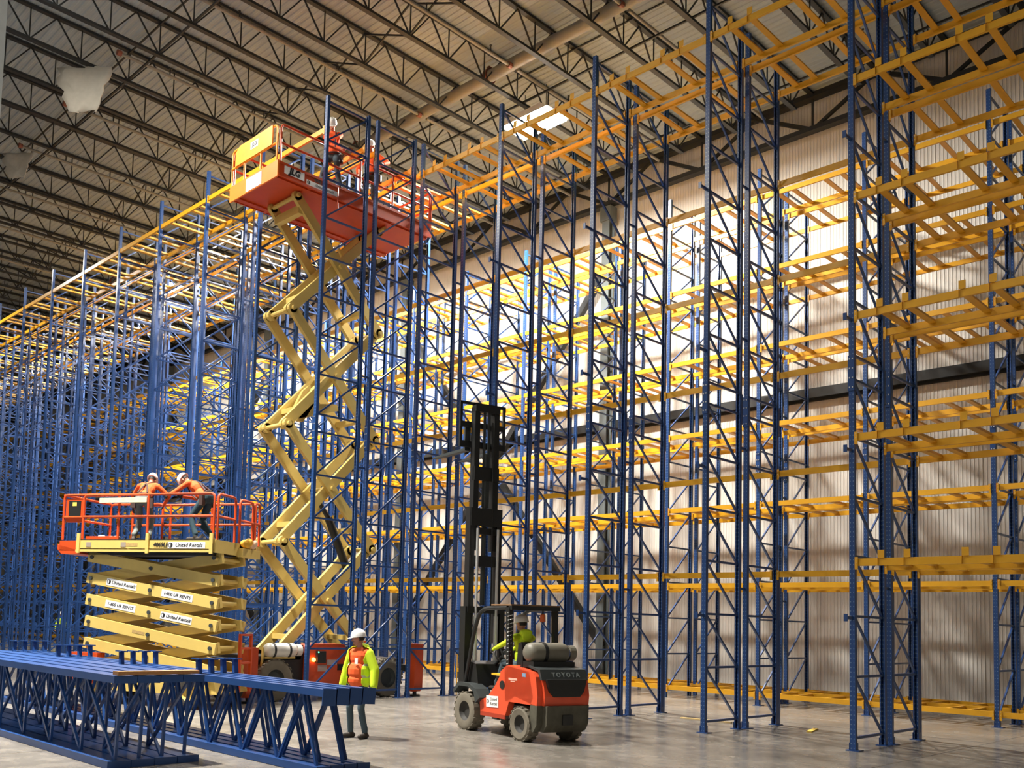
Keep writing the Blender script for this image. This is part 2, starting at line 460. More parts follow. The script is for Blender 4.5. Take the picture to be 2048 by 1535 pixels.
def joined_bracing(up):
    b = MB()
    for z in hz: b.bar((0, .03, z), (0, D - .03, z), .036, .042)
    for a, c in zip(hz[:-1], hz[1:]):
        if c - a < .6: continue
        b.bar((0, .03, a if up else c), (0, D - .03, c if up else a), .034, .038)
    return b.mesh('frame_bracing', BLUE)
jb = {0: joined_bracing(0), 1: joined_bracing(1)}
ROWN = {'A': 'near left rack row', 'B': 'middle rack row', 'C': 'rear rack row'}
doubler = MB().box((-.05, .045, 0), (.05, .12, 3.0)).mesh('post_doubler', BLUE)
def frame(x, y, row, which, idx, up, stubs=False, link=False):
    dist = proj((x, y, 4))[2]
    t = empty('upright_frame', (x, y, 0), label='blue upright frame, %s line of the %s, %s from the right' % (which, ROWN[row], nth(idx)),
              cat='rack frame', group='upright frames of the ' + ROWN[row])
    p1 = ob('post', post_f, t); p2 = ob('post', post_r, t, (0, D, 0))
    if dist < 25.5:
        ob('foot_plate', footm, p1); ob('foot_plate', footm, p2)
        ob('splice_plate', splice, p1, (0, 0, 6.2)); ob('splice_plate', splice, p2, (0, 0, 6.2), (0, 0, PI))
        for z in hz: ob('horizontal_brace', hbr, t, (0, 0, z))
        for a, c in zip(hz[:-1], hz[1:]):
            if c - a < .6: continue
            ob('diagonal_brace', dg_[(.985 if c < 6.5 else .925, up)], t, (0, 0, a))
        if stubs:
            for z in SZ: ob('row_spacer', spacer, p1, (0, 0, z))
        if row == 'B' and which == 'back': ob('post_doubler', doubler, p2)
        if link:
            for z in SZ: ob('row_spacer', spacer2, p2, (0, 0, z + .55))
    else:
        ob('frame_bracing', jb[up], t, kind='stuff')
    return t
bays_for = {}
def frame_row(row, y, xs, up, first):
    i = 0
    for x in xs:
        for w, yy in (('front', y), ('back', y + D + G)):
            if in_view([(x, yy, 0), (x, yy + D, 0), (x, yy, H), (x, yy + D, H), (x, yy, H / 2)]):
                frame(x, yy, row, w, i, up, stubs=(row == 'B' and w == 'front' and x > XS4 + 1), link=(w == 'front'))
        i += 1
frame_row('B', YB, [SX(s) for s in range(0, 22)], 0, 0)
frame_row('A', YA, [SX(s) for s in range(4, 17)], 1, 4)
frame_row('C', YC, [XC0 + L * k for k in (0,)] + [XC0 - L * k for k in range(1, 24)], 1, 0)

# beams and support bars: the 300 largest of each are things, the rest one mass
LB = L - .09
def beam_geo(b, x, y, z):
    b.box((x, y - .026, z - .06), (x + LB, y + .026, z + .06)).box((x, y + .008, z + .035), (x + LB, y + .034, z + .06))
beam_me = (lambda b: (beam_geo(b, 0, 0, 0), b.mesh('rack_beam', YEL))[1])(MB())
con = MB().box((0, -.05, -.12), (.05, -.042, .085)).box((0, -.05, -.12), (.008, .03, .085)).box((.018, -.056, -.02), (.03, -.05, -.008), 1).box((.018, -.056, .045), (.03, -.05, .057), 1).mesh('end_connector', [YEL, GALV])
BLEN = D - .07
def bar_geo(b, x, y, z):
    b.box((x - .035, y, z - .0), (x + .035, y + BLEN, z + .055)).box((x - .055, y, z - .004), (x + .055, y + BLEN, z + .004))
bar_me = (lambda b: (bar_geo(b, 0, 0, 0), b.mesh('support_bar', YEL))[1])(MB())
tab_me = MB().box((-.05, -.085, .06), (.05, -.077, .19)).box((-.052, -.087, -.065), (-.049, -.06, .06)).bar((0, -.08, .06), (0, 0, .06), .05, .012).mesh('stop_tab', YEL)
FR = (.17, .317, .625, .782)
beams, bars = [], []
LN = ['lowest', 'second', 'third', 'fourth', 'fifth', 'sixth', 'top']
def lvl_name(row, li): return LN[li] if row == 'C' else (LN[li - 1] if li < 6 else 'top')
lines = (('front', 0), ('inner front', D), ('inner rear', D + G), ('rear', 2 * D + G))
def add_bay(row, y, xl, bay, lis, which, withbars, tabs):
    for li in lis:
        z = LV[li]
        for nme, off in lines:
            if nme in which: beams.append((row, xl + .045, y + off, z, nme, li, bay))
        if withbars:
            for hi_, off in (('front', 0), ('rear', D + G)):
                for q, f in enumerate(FR):
                    bars.append((row, xl + L * f, y + off + .035, z, hi_, li, bay, 3 - q, tabs and hi_ == 'front'))
ALL = ('front', 'inner front', 'inner rear', 'rear')
for s in range(0, 21):   # middle row; bay index counts from the right
    xl = SX(s)
    if s == 0:
        add_bay('B', YB, SX(0), 0, [1, 2, 3, 4, 5], ALL, True, True)
        add_bay('B', YB, SX(0), 0, [6], ALL, True, True)
    xl = SX(s + 1)
    add_bay('B', YB, xl, s + 1, [6], ALL, True, True)
    add_bay('B', YB, xl, s + 1, [1, 2, 3, 4, 5], ('rear',), False, False)
for s in range(5, 17):
    add_bay('A', YA, SX(s), s - 5, [6], ALL, s > 5, False)
for k in range(0, 24):
    add_bay('C', YC, XC0 - L * k, k, range(7), ALL, True, False)
def bcount(lst, ends):
    out = []
    for t in lst:
        P = ends(t)
        if not in_view(P, 4): continue
        out.append((sum(proj(p)[2] for p in P) / len(P), t))
    out.sort(key=lambda q: q[0]); return out
bl = bcount(beams, lambda t: [(t[1], t[2], t[3]), (t[1] + LB, t[2], t[3])])
rl = bcount(bars, lambda t: [(t[1], t[2], t[3]), (t[1], t[2] + BLEN, t[3])])
rest = MB()
for i, (d_, (row, x, y, z, nme, li, bay)) in enumerate(bl):
    if i < 298:
        t = ob('rack_beam', beam_me, None, (x, y, z), label='yellow beam, %s line, %s level, %s bay from the right, %s' % (nme, lvl_name(row, li), nth(bay), ROWN[row]),
               cat='rack beam', group='beams of the ' + ROWN[row])
        if d_ < 26:
            ob('end_connector', con, t); c2 = ob('end_connector', con, t, (LB, 0, 0)); c2.scale = (-1, 1, 1)
    else: beam_geo(rest, x, y, z)
ob('distant_rack_beams', rest.mesh('distant_rack_beams', YEL), label='mass of distant yellow rack beams far down the racks', cat='rack beams', kind='stuff')
rest = MB()
for i, (d_, (row, x, y, z, hf, li, bay, q, tab)) in enumerate(rl):
    if i < 298:
        t = ob('support_bar', bar_me, None, (x, y, z), label='yellow support bar, %s from right, %s half, %s level, %s bay from right, %s' % (nth(q), hf, lvl_name(row, li), nth(bay), {'A': 'near row', 'B': 'middle row', 'C': 'rear row'}[row]),
               cat='support bar', group='support bars of the ' + ROWN[row])
        if tab: ob('stop_tab', tab_me, t)
    else: bar_geo(rest, x, y, z)
ob('distant_support_bars', rest.mesh('distant_support_bars', YEL), label='mass of distant yellow support bars far down the racks', cat='support bars', kind='stuff')

# ------------------------------------------------------------------ people
def remeshed(mb, voxel, name, smooth=3):
    me = bpy.data.meshes.new('tmp'); me.from_pydata(mb.v, [], mb.f); me.update()
    o = bpy.data.objects.new('tmp', me); COL.objects.link(o)
    r = o.modifiers.new('r', 'REMESH'); r.mode = 'VOXEL'; r.voxel_size = voxel
    s = o.modifiers.new('s', 'SMOOTH'); s.factor = .5; s.iterations = smooth
    dg = bpy.context.evaluated_depsgraph_get()
    out = bpy.data.meshes.new_from_object(o.evaluated_get(dg))
    bpy.data.objects.remove(o); bpy.data.meshes.remove(me)
    out.name = name
    out.polygons.foreach_set('use_smooth', [True] * len(out.polygons))
    return out
def cone_prim(mb, a, b, ra, rb, n=12):
    a = Vector(a); b = Vector(b)
    mb.cyl(a, b, ra, rb, n); mb.ball(a, ra, n); mb.ball(b, rb, n)
def sd_cone(P, a, b, ra, rb):
    a = np.array(a); b = np.array(b); d = b - a; l2 = max(1e-9, d @ d)
    t = np.clip(((P - a) @ d) / l2, 0, 1)
    return np.linalg.norm(P - (a + t[:, None] * d), axis=1) - (ra + (rb - ra) * t)
def sd_ell(P, c, r, M):
    q = (P - np.array(c)) @ np.array(M)
    r = np.array(r)
    return (np.linalg.norm(q / r, axis=1) - 1) * r.min()
def ik(S, T, l1, l2, pole):
    S = Vector(S); T = Vector(T); d = T - S; L_ = d.length
    if L_ > (l1 + l2) * .995: T = S + d * ((l1 + l2) * .995 / L_); d = T - S; L_ = d.length
    d.normalize(); x = (l1 * l1 - l2 * l2 + L_ * L_) / (2 * L_); h = math.sqrt(max(0, l1 * l1 - x * x))
    p = Vector(pole); p = (p - d * p.dot(d)).normalized()
    return S + d * x + p * h, T

def person(loc, rz, label, group=None, lean=0, side=0, twist=0, pelvis=(0, 0, .95), feet=((-.12, 0), (.12, 0)), footz=(0, 0), foot_yaw=(10, -10), hands=((-.27, .08, .85), (.27, .08, .85)),
           poleL=(-1, -.6, -.2), poleR=(1, -.6, -.2), head_pitch=0, head_yaw=0, fat=1., shirt=VORG, pants=JEAN, sleeve='long', gloves=False, voxel=.009, knees=None,
           hat=True, harness=False, grip=(.6, .6), scale=1.0, belt=True):
    """local frame: y forward, x to the person's right"""
    root = empty('person', loc, rz, label=label, cat='person', group=group)
    if scale != 1: root.scale = (scale,) * 3
    P0 = Vector(pelvis)
    Rt = Matrix.Rotation(math.radians(twist), 3, 'Z') @ Matrix.Rotation(math.radians(side), 3, 'Y') @ Matrix.Rotation(math.radians(-lean), 3, 'X')
    r_, f_, s_ = Rt @ Vector((1, 0, 0)), Rt @ Vector((0, 1, 0)), Rt @ Vector((0, 0, 1))
    prims = []    # ('c', a, b, ra, rb, region) or ('e', c, r, M, region)
    M3 = [[r_[i], f_[i], s_[i]] for i in range(3)]
    def T(x, y, z): return P0 + r_ * x + f_ * y + s_ * z
    def cap(a, b, ra, rb, reg): prims.append(('c', Vector(a), Vector(b), ra, rb, reg))
    def ell(c, r, M, reg): prims.append(('e', Vector(c), r, M, reg))
    I3 = [[1, 0, 0], [0, 1, 0], [0, 0, 1]]
    ell(P0 + Vector((0, -.01, .0)), (.165 * (1 + (fat - 1) * .5), .12 * fat, .13), I3, 'pants')
    ell(T(0, .02 * fat, .13), (.152 * fat, .118 * fat, .19), M3, 'shirt')
    ell(T(0, .0, .36), (.17 * (1 + (fat - 1) * .4), .115 * (1 + (fat - 1) * .5), .19), M3, 'shirt')
    if fat > 1.2: ell(T(0, .01, -.02), (.19, .135 * fat, .13), M3, 'shirt')
    cap(T(-.15, -.01, .45), T(.15, -.01, .45), .068, .068, 'shirt')
    cap(T(0, -.015, .46), T(0, .01, .58), .06, .052, 'skin')
    # head
    Rh = Rt @ Matrix.Rotation(math.radians(head_yaw), 3, 'Z') @ Matrix.Rotation(math.radians(-head_pitch), 3, 'X')
    hr, hf, hs = Rh @ Vector((1, 0, 0)), Rh @ Vector((0, 1, 0)), Rh @ Vector((0, 0, 1))
    HC = T(0, .02, .57) + hs * .115 + hf * .012
    Mh = [[hr[i], hf[i], hs[i]] for i in range(3)]
    def Hd(x, y, z): return HC + hr * x + hf * y + hs * z
    ell(Hd(0, -.005, .015), (.077, .096, .103), Mh, 'skin')
    ell(Hd(0, .025, -.062), (.057, .066, .058), Mh, 'skin')
    cap(Hd(0, .088, .008), Hd(0, .106, -.026), .010, .0155, 'skin')
    cap(Hd(-.04, .078, .024), Hd(.04, .078, .024), .012, .012, 'skin')
    cap(Hd(-.02, .083, -.063), Hd(.02, .083, -.063), .009, .009, 'lip')
    for sx in (-1, 1): ell(Hd(sx * .079, -.008, -.012), (.012, .022, .032), Mh, 'skin')
    # legs
    hip = [P0 + Vector((-.09, 0, -.03)), P0 + Vector((.09, 0, -.03))]
    for i in (0, 1):
        fx, fy = feet[i]; fz = footz[i]
        ank = Vector((fx, fy - .03, fz + .09))
        kn, ank = ik(hip[i], ank, .45, .43, knees[i] if knees else (0, 1, .1))
        cap(hip[i], kn, .092, .062, 'pants'); cap(kn, ank, .062, .048, 'pants')
        cap(kn - Vector((0, .02, .12)), ank + Vector((0, 0, .06)), .058, .05, 'pants')
        yw = math.radians(foot_yaw[i]); fd = Vector((-math.sin(yw), math.cos(yw), 0))
        base = Vector((ank.x, ank.y, ank.z - .045))
        cap(ank, base, .05, .046, 'boot'); cap(base - fd * .05, base + fd * .16, .046, .04, 'boot')
    # arms and hands
    for i, sx in ((0, -1), (1, 1)):
        S = T(sx * .19, -.01, .44)
        el, wr = ik(S, hands[i], .30, .265, poleL if i == 0 else poleR)
        cap(S, el, .056, .045, 'shirt')
        cap(el, wr, .045, .031, 'shirt' if sleeve == 'long' else 'skin')
        hd = (wr - el).normalized(); reg = 'glove' if gloves else 'skin'
        side_v = hd.cross(Vector((sx, 0, .2))).normalized(); 
        if side_v.length < .1: side_v = Vector((0, 1, 0))
        nrm = side_v.cross(hd).normalized()           # palm normal
        if nrm.x * sx > 0: nrm = -nrm
        Mp = [[side_v[k], nrm[k], hd[k]] for k in range(3)]
        pc = wr + hd * .055
        ell(pc, (.043, .019, .056), Mp, reg)
        g = grip[i]
        for q in range(4):
            k0 = pc + side_v * (-.031 + .0205 * q) + hd * .042
            ln = (.036, .041, .038, .030)[q]
            a1 = g * .9; d1 = hd * math.cos(a1) + nrm * math.sin(a1)
            k1 = k0 + d1 * ln; a2 = g * 2.0; d2 = hd * math.cos(a2) + nrm * math.sin(a2)
            k2 = k1 + d2 * ln * .85
            fr = .0105 if voxel > .008 else .0092
            cap(k0, k1, fr, fr * .95, reg); cap(k1, k2, fr * .95, fr * .85, reg)
        fwd = 1 if side_v.dot(Vector((0, 1, .3))) > 0 else -1
        t0 = pc + side_v * fwd * .034 - hd * .022; t1 = t0 + (side_v * fwd * .75 + hd * .55 + nrm * .4).normalized() * .04
        t2 = t1 + (hd * .85 + nrm * .5 + side_v * fwd * .2).normalized() * .03
        cap(t0, t1, .013, .0115, reg); cap(t1, t2, .0115, .0095, reg)
    mb = MB()
    for p in prims:
        if p[0] == 'c': cone_prim(mb, p[1], p[2], p[3], p[4])
        else: mb.ball(p[1], p[2], 14, M=Matrix([list(row) for row in p[3]]))
    me = remeshed(mb, voxel, 'body', 3)
    regs = ['skin', 'shirt', 'pants', 'boot', 'glove', 'lip']
    for m in (SKIN, shirt, pants, BOOT, GLOVE, LIP): me.materials.append(m)
    nf = len(me.polygons); C_ = np.empty(nf * 3); me.polygons.foreach_get('center', C_); C_ = C_.reshape(-1, 3)
    best = np.full(nf, 1e9); reg = np.zeros(nf, int)
    for p in prims:
        d_ = sd_cone(C_, p[1], p[2], p[3], p[4]) if p[0] == 'c' else sd_ell(C_, p[1], p[2], p[3])
        k = d_ < best; best[k] = d_[k]; reg[k] = regs.index(p[-1])
    me.polygons.foreach_set('material_index', reg.astype(np.int32)); me.update()
    body = ob('body', me, root)
    eye = MB().ball((0, 0, 0), .011, 8).mesh('eye', EYE, True)
    for sx in (-1, 1): ob('eye', eye, root, Hd(sx * .031, .083, .008))
    Mhat = Matrix([[hr[i], hf[i], hs[i], HC[i]] for i in range(3)] + [[0, 0, 0, 1]])
    hb = MB()
    hb.ball((0, -.012, .035), (.086, .106, .09), 14)
    hb.v = [v for v in hb.v]
    hm = MB()   # hair cap: upper back of the skull only
    V = []; 
    for j in range(7):
        for i in range(16):
            t = 2 * PI * i / 16; ph = (.25 + .40 * j / 6) * PI if math.sin(t) < .35 else (.25 + .16 * j / 6) * PI
            V.append(Mhat @ Vector((.0815 * math.sin(ph) * math.cos(t), -.007 + .102 * math.sin(ph) * math.sin(t), .016 + .109 * math.cos(ph))))
    hm.add(V, [(j * 16 + i, j * 16 + (i + 1) % 16, (j + 1) * 16 + (i + 1) % 16, (j + 1) * 16 + i) for j in range(6) for i in range(16)])
    ob('hair', hm.mesh('hair', HAIR, True), root)
    if hat:
        d = MB(); prof = [(.112, -.004), (.110, .02), (.104, .055), (.086, .09), (.05, .112), (.0001, .12)]
        d.lathe(prof, 20, Mhat @ Matrix.Translation((0, -.005, .035)) @ Matrix.Diagonal((.98, 1.2, 1.05, 1)))
        for xx in (-.03, 0, .03): d.tube([Mhat @ Vector((xx, -.005 + .118 * math.cos(a), .040 + .127 * math.sin(a) - abs(xx) * .25)) for a in [PI * q / 8 for q in range(1, 8)]], .008, 6)
        hh = ob('hard_hat', d.mesh('hard_hat', HATM, True), root)
        br = MB(); V = []
        for k_, (sc, zz) in enumerate(((1, .034), (1.0, .026))):
            for i in range(24):
                t = 2 * PI * i / 24; ext = .012 + (.05 * max(0, math.sin(t)) ** 2 if math.sin(t) > 0 else 0)
                V.append((math.cos(t) * (.108 + ext * .4), -.005 + math.sin(t) * (.13 + ext), zz - (.012 if math.sin(t) > .5 else 0)))
        br.add([Mhat @ Vector(v) for v in V], [(i, (i + 1) % 24, (i + 1) % 24 + 24, i + 24) for i in range(24)] + [tuple(range(23, -1, -1)), tuple(range(24, 48))])
        ob('brim', br.mesh('brim', HATM), hh)
    if harness:
        h = MB()
        for sx in (-1, 1):
            h.tube([T(sx * .10, .125 * fat, .10), T(sx * .11, .135, .30), T(sx * .10, .06, .50), T(sx * .09, -.06, .52), T(-sx * .02, -.128, .33), T(-sx * .10, -.12 * fat, .06)], .017, 6)
        h.tube([T(.17 * fat * math.cos(a), .135 * fat * math.sin(a), .03) for a in [2 * PI * q / 16 for q in range(16)]], .024, 6, closed=True)
        ob('safety_harness', h.mesh('safety_harness', STRAP, True), root)
        bg_ = MB()
        for sx in (-1, 1): bg_.box((-.05, -.04, -.2), (.05, .04, 0), M=Matrix.Translation(T(sx * .18, -.03, .0)))
        ob('tool_belt', bg_.mesh('tool_belt', STRAP), root)
    root['_'] = 0; del root['_']
    return root, dict(T=T, Hd=Hd, P0=P0, r=r_, f=f_, s=s_, prims=prims)

def heading(dx, dy): return math.atan2(dy, dx) - PI / 2

def jacket(root, info, m, gap=.075, infl=.022, voxel=.0085, open_front=True, hem=-.12, band=True):
    """a coat grown outside the torso and arms, open down the front"""
    mb = MB(); T = info['T']
    for p in info['prims']:
        if p[-1] == 'shirt':
            if p[0] == 'c': cone_prim(mb, p[1], p[2], p[3] + infl, p[4] + infl)
            else: mb.ball(p[1], [q + infl for q in p[2]], 14, M=Matrix([list(row) for row in p[3]]))
    mb.ball(T(0, -.0, hem + .08), (.185, .15, .19), 14)
    cone_prim(mb, T(-.06, -.075, .53), T(.06, -.075, .53), .06, .06)
    me = remeshed(mb, voxel, 'jacket', 4)
    me.materials.append(m); me.materials.append(REFL)
    bm = bmesh.new(); bm.from_mesh(me)
    kill = []
    for f in bm.faces:
        q = f.calc_center_median() - info['P0']; x, y, z = q.dot(info['r']), q.dot(info['f']), q.dot(info['s'])
        if z < hem: kill.append(f)
        elif open_front and y > .0 and abs(x) < gap + max(0, z - .34) * .35 - (.0 if z > .2 else 0) and z < .56: kill.append(f)
        elif z > .5 and y > -.02 and abs(x) < .085: kill.append(f)
        elif band and abs(x) < .2 and (abs(z - .06) < .022 or abs(z - .25) < .022): f.material_index = 1
    bmesh.ops.delete(bm, geom=kill, context='FACES')
    bm.to_mesh(me); bm.free()
    j = ob('jacket', me, root)
    s = j.modifiers.new('thickness', 'SOLIDIFY'); s.thickness = .012; s.offset = 1
    return j

# the man standing on the floor
fr, fi = person((-11.57, 9.6, 0), heading(.12, -.99), 'person in open lime jacket over orange shirt, white hard hat, standing on the floor', fat=1.32, pants=JEAN, shirt=VORG,
                hands=((-.36, .02, .90), (.36, .03, .88)), poleL=(-1, -.8, 0), poleR=(1, -.8, 0), feet=((-.13, -.02), (.13, .06)), head_yaw=-55, head_pitch=6, pelvis=(0, 0, .985), gloves=True, voxel=.0072, grip=(.5, .5), scale=.94)
jacket(fr, fi, VLIME, gap=.165)
ob('name_badge', MB().box((-.035, -.003, -.05), (.035, .003, .05)).mesh('name_badge', WHITE), fr, fi['T'](-.075, .163, .31))

# ------------------------------------------------------------------ wheels
def wheel(parent, loc, rz, r, w, tm, hm, rim=.52, name='wheel', lugs=0):
    prof = [(r * rim, -w * .42), (r * .86, -w * .5), (r * .97, -w * .42), (r, -w * .25), (r, w * .25), (r * .97, w * .42), (r * .86, w * .5), (r * rim, w * .42)]
    M = Matrix.Rotation(PI / 2, 4, 'X')
    b = MB().lathe(prof, 28, M, closed=True)
    if lugs:
        for i in range(lugs):
            t = 2 * PI * i / lugs
            for sgn in (-1, 1):
                Mt = Matrix.Rotation(-(t + (.5 if sgn > 0 else 0) * 2 * PI / lugs), 4, 'Y')
                b.box((r * .985, .02 * sgn if sgn > 0 else -w * .46, -.03), (r * 1.03, w * .46 if sgn > 0 else -.02, .03), M=Mt)
    t = ob(name, b.mesh('tyre', tm, True), parent, loc, (0, 0, rz))
    h = MB().lathe([(0.0001, -w * .3), (r * .16, -w * .34), (r * .2, -w * .22), (r * .42, -w * .16), (r * .52, -w * .3), (r * rim, -w * .4), (r * rim, w * .4), (r * .5, w * .3), (r * .4, w * .12), (.0001, w * .12)], 24, M)
    for i in range(6):
        a = 2 * PI * i / 6; h.cyl(M @ Vector((r * .3 * math.cos(a), r * .3 * math.sin(a), -w * .28)), M @ Vector((r * .3 * math.cos(a), r * .3 * math.sin(a), -w * .15)), .014, n=6)
    ob('hub', h.mesh('hub', hm, True), t)
    return t

def sign(parent, M, w, h, body, size, shear=.15, logo=False, plate=WHITE, ink=INK, bold=.0):
    """a printed plate: white plate, lettering (and a round emblem) on it"""
    p = put(ob('label_plate', MB().box((-w / 2, -h / 2, 0), (w / 2, h / 2, .004)).mesh('label_plate', plate), parent), M) if plate else None
    off = size * .55 if logo else 0
    t = ob('lettering', text_mesh(body, size, ink, .001, bold, shear), parent); put(t, M @ Matrix.Translation((off, 0, .0055)))
    if logo:
        lw = size * .5; x = -w / 2 + lw * 1.25
        e = MB(); n = 24
        ring = [(lw * math.cos(2 * PI * i / n), lw * math.sin(2 * PI * i / n)) for i in range(n)]
        inn = [(a * .72, c * .72) for a, c in ring]
        e.add([(x + a, c, .005) for a, c in ring] + [(x + a, c, .005) for a, c in inn], [(i, (i + 1) % n, (i + 1) % n + n, i + n) for i in range(n)])
        half = [(lw * .72 * math.cos(-PI / 2 + PI * i / 12), lw * .72 * math.sin(-PI / 2 + PI * i / 12)) for i in range(13)]
        e.add([(x + a, c, .005) for a, c in half], [tuple(range(13))])
        put(ob('emblem', e.mesh('emblem', ink), parent), M)

# ------------------------------------------------------------------ tall scissor lift
LX, LY = -18.4, 13.75
lift = empty('scissor_lift', (LX, LY, 0), label='tall cream and orange scissor lift raised to the roof between rack frames', cat='scissor lift')
def ly(Y): return Y - LY
b = MB().box((-.72, ly(11.3), .5), (.72, ly(16.1), .92)).box((-.85, ly(12.75), .35), (.85, ly(14.5), .6)).box((-.5, ly(11.15), .55), (.5, ly(11.3), .85))
b.box((-1.0, ly(11.5), .92), (1.0, ly(12.7), 1.0)).box((.55, ly(11.6), .6), (.9, ly(12.7), .95))
ob('chassis', b.mesh('chassis', DARK), lift)
for yy in (11.95, 15.25):
    ob('axle', MB().cyl((-1.0, ly(yy), .47), (1.0, ly(yy), .47), .09).mesh('axle', DARK), lift)
    for sx in (-1, 1): wheel(lift, (sx * 1.0, ly(yy), .475), PI if sx < 0 else 0, .46, .3, RUBT, DARKG, lugs=22) if False else wheel(lift, (sx * 1.0, ly(yy), .475), PI / 2 * sx, .46, .3, RUBT, DARKG, lugs=22)
# engine tray with its panel
tr = ob('engine_tray', MB().prism([(ly(12.78), .32), (ly(13.86), .32), (ly(13.86), 1.2), (ly(13.80), 1.28), (ly(12.84), 1.28), (ly(12.78), 1.2)], .8, 1.18, 'x').mesh('engine_tray', ORG), lift)
ob('control_box', MB().box((1.18, ly(12.98), .85), (1.26, ly(13.22), 1.12)).mesh('control_box', DARK), tr)
ob('warning_light', MB().ball((1.22, ly(12.90), .93), .05, 10).mesh('warning_light', mat('amber_light', (1, .35, .03), .4, emit=(1, .33, .04, 14)), True), tr)
ob('signal_light', MB().ball((1.28, ly(12.99), 1.10), .018, 8).mesh('signal_light', mat('green_light', (.1, .9, .4), .4, emit=(.1, 1, .4, 3)), True), tr)
for y0, z0, w_, h_ in ((13.3, .80, .3, .12), (13.05, .66, .26, .14)):
    ob('label_plate', MB().box((1.18, ly(y0), z0), (1.186, ly(y0 + w_), z0 + h_)).mesh('label_plate', mat('dusty_label', (.42, .32, .30), .6)), tr)
ob('hatch_latch', MB().box((1.18, ly(13.62), .68), (1.20, ly(13.78), .82)).mesh('hatch_latch', DARK), tr)
ob('side_cover', MB().box((.78, ly(13.86), .4), (1.12, ly(14.75), 1.22)).mesh('side_cover', DARK), lift)
ob('side_cover', MB().box((.60, ly(12.15), .45), (1.0, ly(12.76), 1.25)).mesh('side_cover', DARK), lift)
tk = MB(); Mt = Matrix.Translation((.98, ly(11.72), 1.13)) @ Matrix.Rotation(-PI / 2, 4, 'X')
tk.lathe([(.0001, -.0), (.06, .0), (.12, .03), (.16, .09), (.165, .13), (.165, .72), (.155, .78), (.11, .83), (.0001, .85)], 22, Mt)
gt = ob('gas_tank', tk.mesh('gas_tank', TANK, True), lift)
ob('tank_collar', MB().lathe([(.11, .84), (.13, .84), (.13, .96), (.11, .96)], 18, Mt, closed=True).mesh('tank_collar', TANK), gt)
ob('tank_strap', MB().lathe([(.166, .17), (.175, .17), (.175, .22), (.166, .22)], 22, Mt, closed=True).mesh('tank_strap', DARK), gt)
ob('tank_strap', MB().lathe([(.166, .58), (.175, .58), (.175, .63), (.166, .63)], 22, Mt, closed=True).mesh('tank_strap', DARK), gt)
ob('tank_bracket', MB().box((.9, ly(11.7), .95), (1.06, ly(12.5), .985)).bar((1.02, ly(11.62), .6), (1.02, ly(11.66), 1.2), .05, .04).mesh('tank_bracket', CREAM), lift)
for x_, y_, hh in ((1.12, 16.15, 1.3), (-1.12, 16.15, 1.3), (1.12, 11.25, 1.2), (-1.12, 11.2, 1.25)):
    og = ob('outrigger', MB().prism([(-.13, .22), (-.13, hh), (.13, hh), (.13, .22), (.06, .12), (-.06, .12)], -.14, .14, 'y', M=Matrix.Translation((x_, ly(y_), 0))).mesh('outrigger', ORG), lift)
    ob('outrigger_foot', MB().cyl((x_, ly(y_), .04), (x_, ly(y_), .16), .05).cyl((x_, ly(y_), .0), (x_, ly(y_), .04), .14, n=16).mesh('outrigger_foot', DARK), og)
    ob('outrigger_bracket', MB().bar((x_ * .98, ly(y_), .65), (x_ * .6, ly(y_) * .97, .7), .2, .16).mesh('outrigger_bracket', DARK), og)
# scissor stack
ZN = [.98, 3.62, 6.37, 9.12, 11.84]; YL, YR = 12.42, 15.1
def arm(parent, a, c, x, w, h, m, name='scissor_arm'):
    bb = MB().bar((x, a[0], a[1]), (x, c[0], c[1]), w, h)
    for p in (a, c): bb.cyl((x - w / 2, p[0], p[1]), (x + w / 2, p[0], p[1]), h / 2, n=14)
    return ob(name, bb.mesh(name, m), parent)
pin_m = MB().cyl((-.62, 0, 0), (.62, 0, 0), .055, n=10).mesh('pivot_pin', CREAM)
for i in range(4):
    z0, z1 = ZN[i], ZN[i + 1]
    for sx in (-1, 1):
        arm(lift, (ly(YL), z1), (ly(YR), z0), sx * .50, .10, .24, CREAM)
        arm(lift, (ly(YL), z0), (ly(YR), z1), sx * .36, .10, .24, CREAM)
    ob('cross_tube', MB().bar((-.36, ly(YL + .45), z0 + (z1 - z0) * .165), (.36, ly(YL + .45), z0 + (z1 - z0) * .165), .16, .12).mesh('cross_tube', CREAM), lift)
    ob('cross_tube', MB().bar((-.5, ly(YR - .45), z0 + (z1 - z0) * .165), (.5, ly(YR - .45), z0 + (z1 - z0) * .165), .16, .12).mesh('cross_tube', CREAM), lift)
    ob('pivot_pin', pin_m, lift, (0, ly((YL + YR) / 2), (z0 + z1) / 2))
    for yy in (YL, YR): ob('pivot_pin', pin_m, lift, (0, ly(yy), z1))
ob('cross_tube', MB().bar((-.5, ly(YL + .15), 11.55), (.5, ly(YL + .15), 11.55), .16, .2).mesh('cross_tube', CREAM), lift)
ob('lift_cylinder', MB().cyl((0, ly(13.55), 5.0), (0, ly(14.1), 4.35), .06).cyl((0, ly(14.1), 4.35), (0, ly(14.75), 3.1), .10, n=14).mesh('lift_cylinder', DARK, True), lift)
ob('lift_cylinder', MB().cyl((0, ly(14.75), 10.2), (0, ly(14.1), 11.2), .035).mesh('lift_cylinder', CREAM, True), lift)
for sx in (-.2, .2):
    ob('cylinder_bracket', MB().prism([(ly(12.85), 6.55), (ly(13.05), 6.55), (ly(13.62), 7.45), (ly(13.5), 7.6), (ly(13.3), 7.42)], sx - .05, sx + .05, 'x').prism([(ly(12.9), 6.6), (ly(14.1), 7.0), (ly(14.05), 7.15), (ly(13.2), 7.02)], sx - .05, sx + .05, 'x').mesh('cylinder_bracket', CREAM), lift)
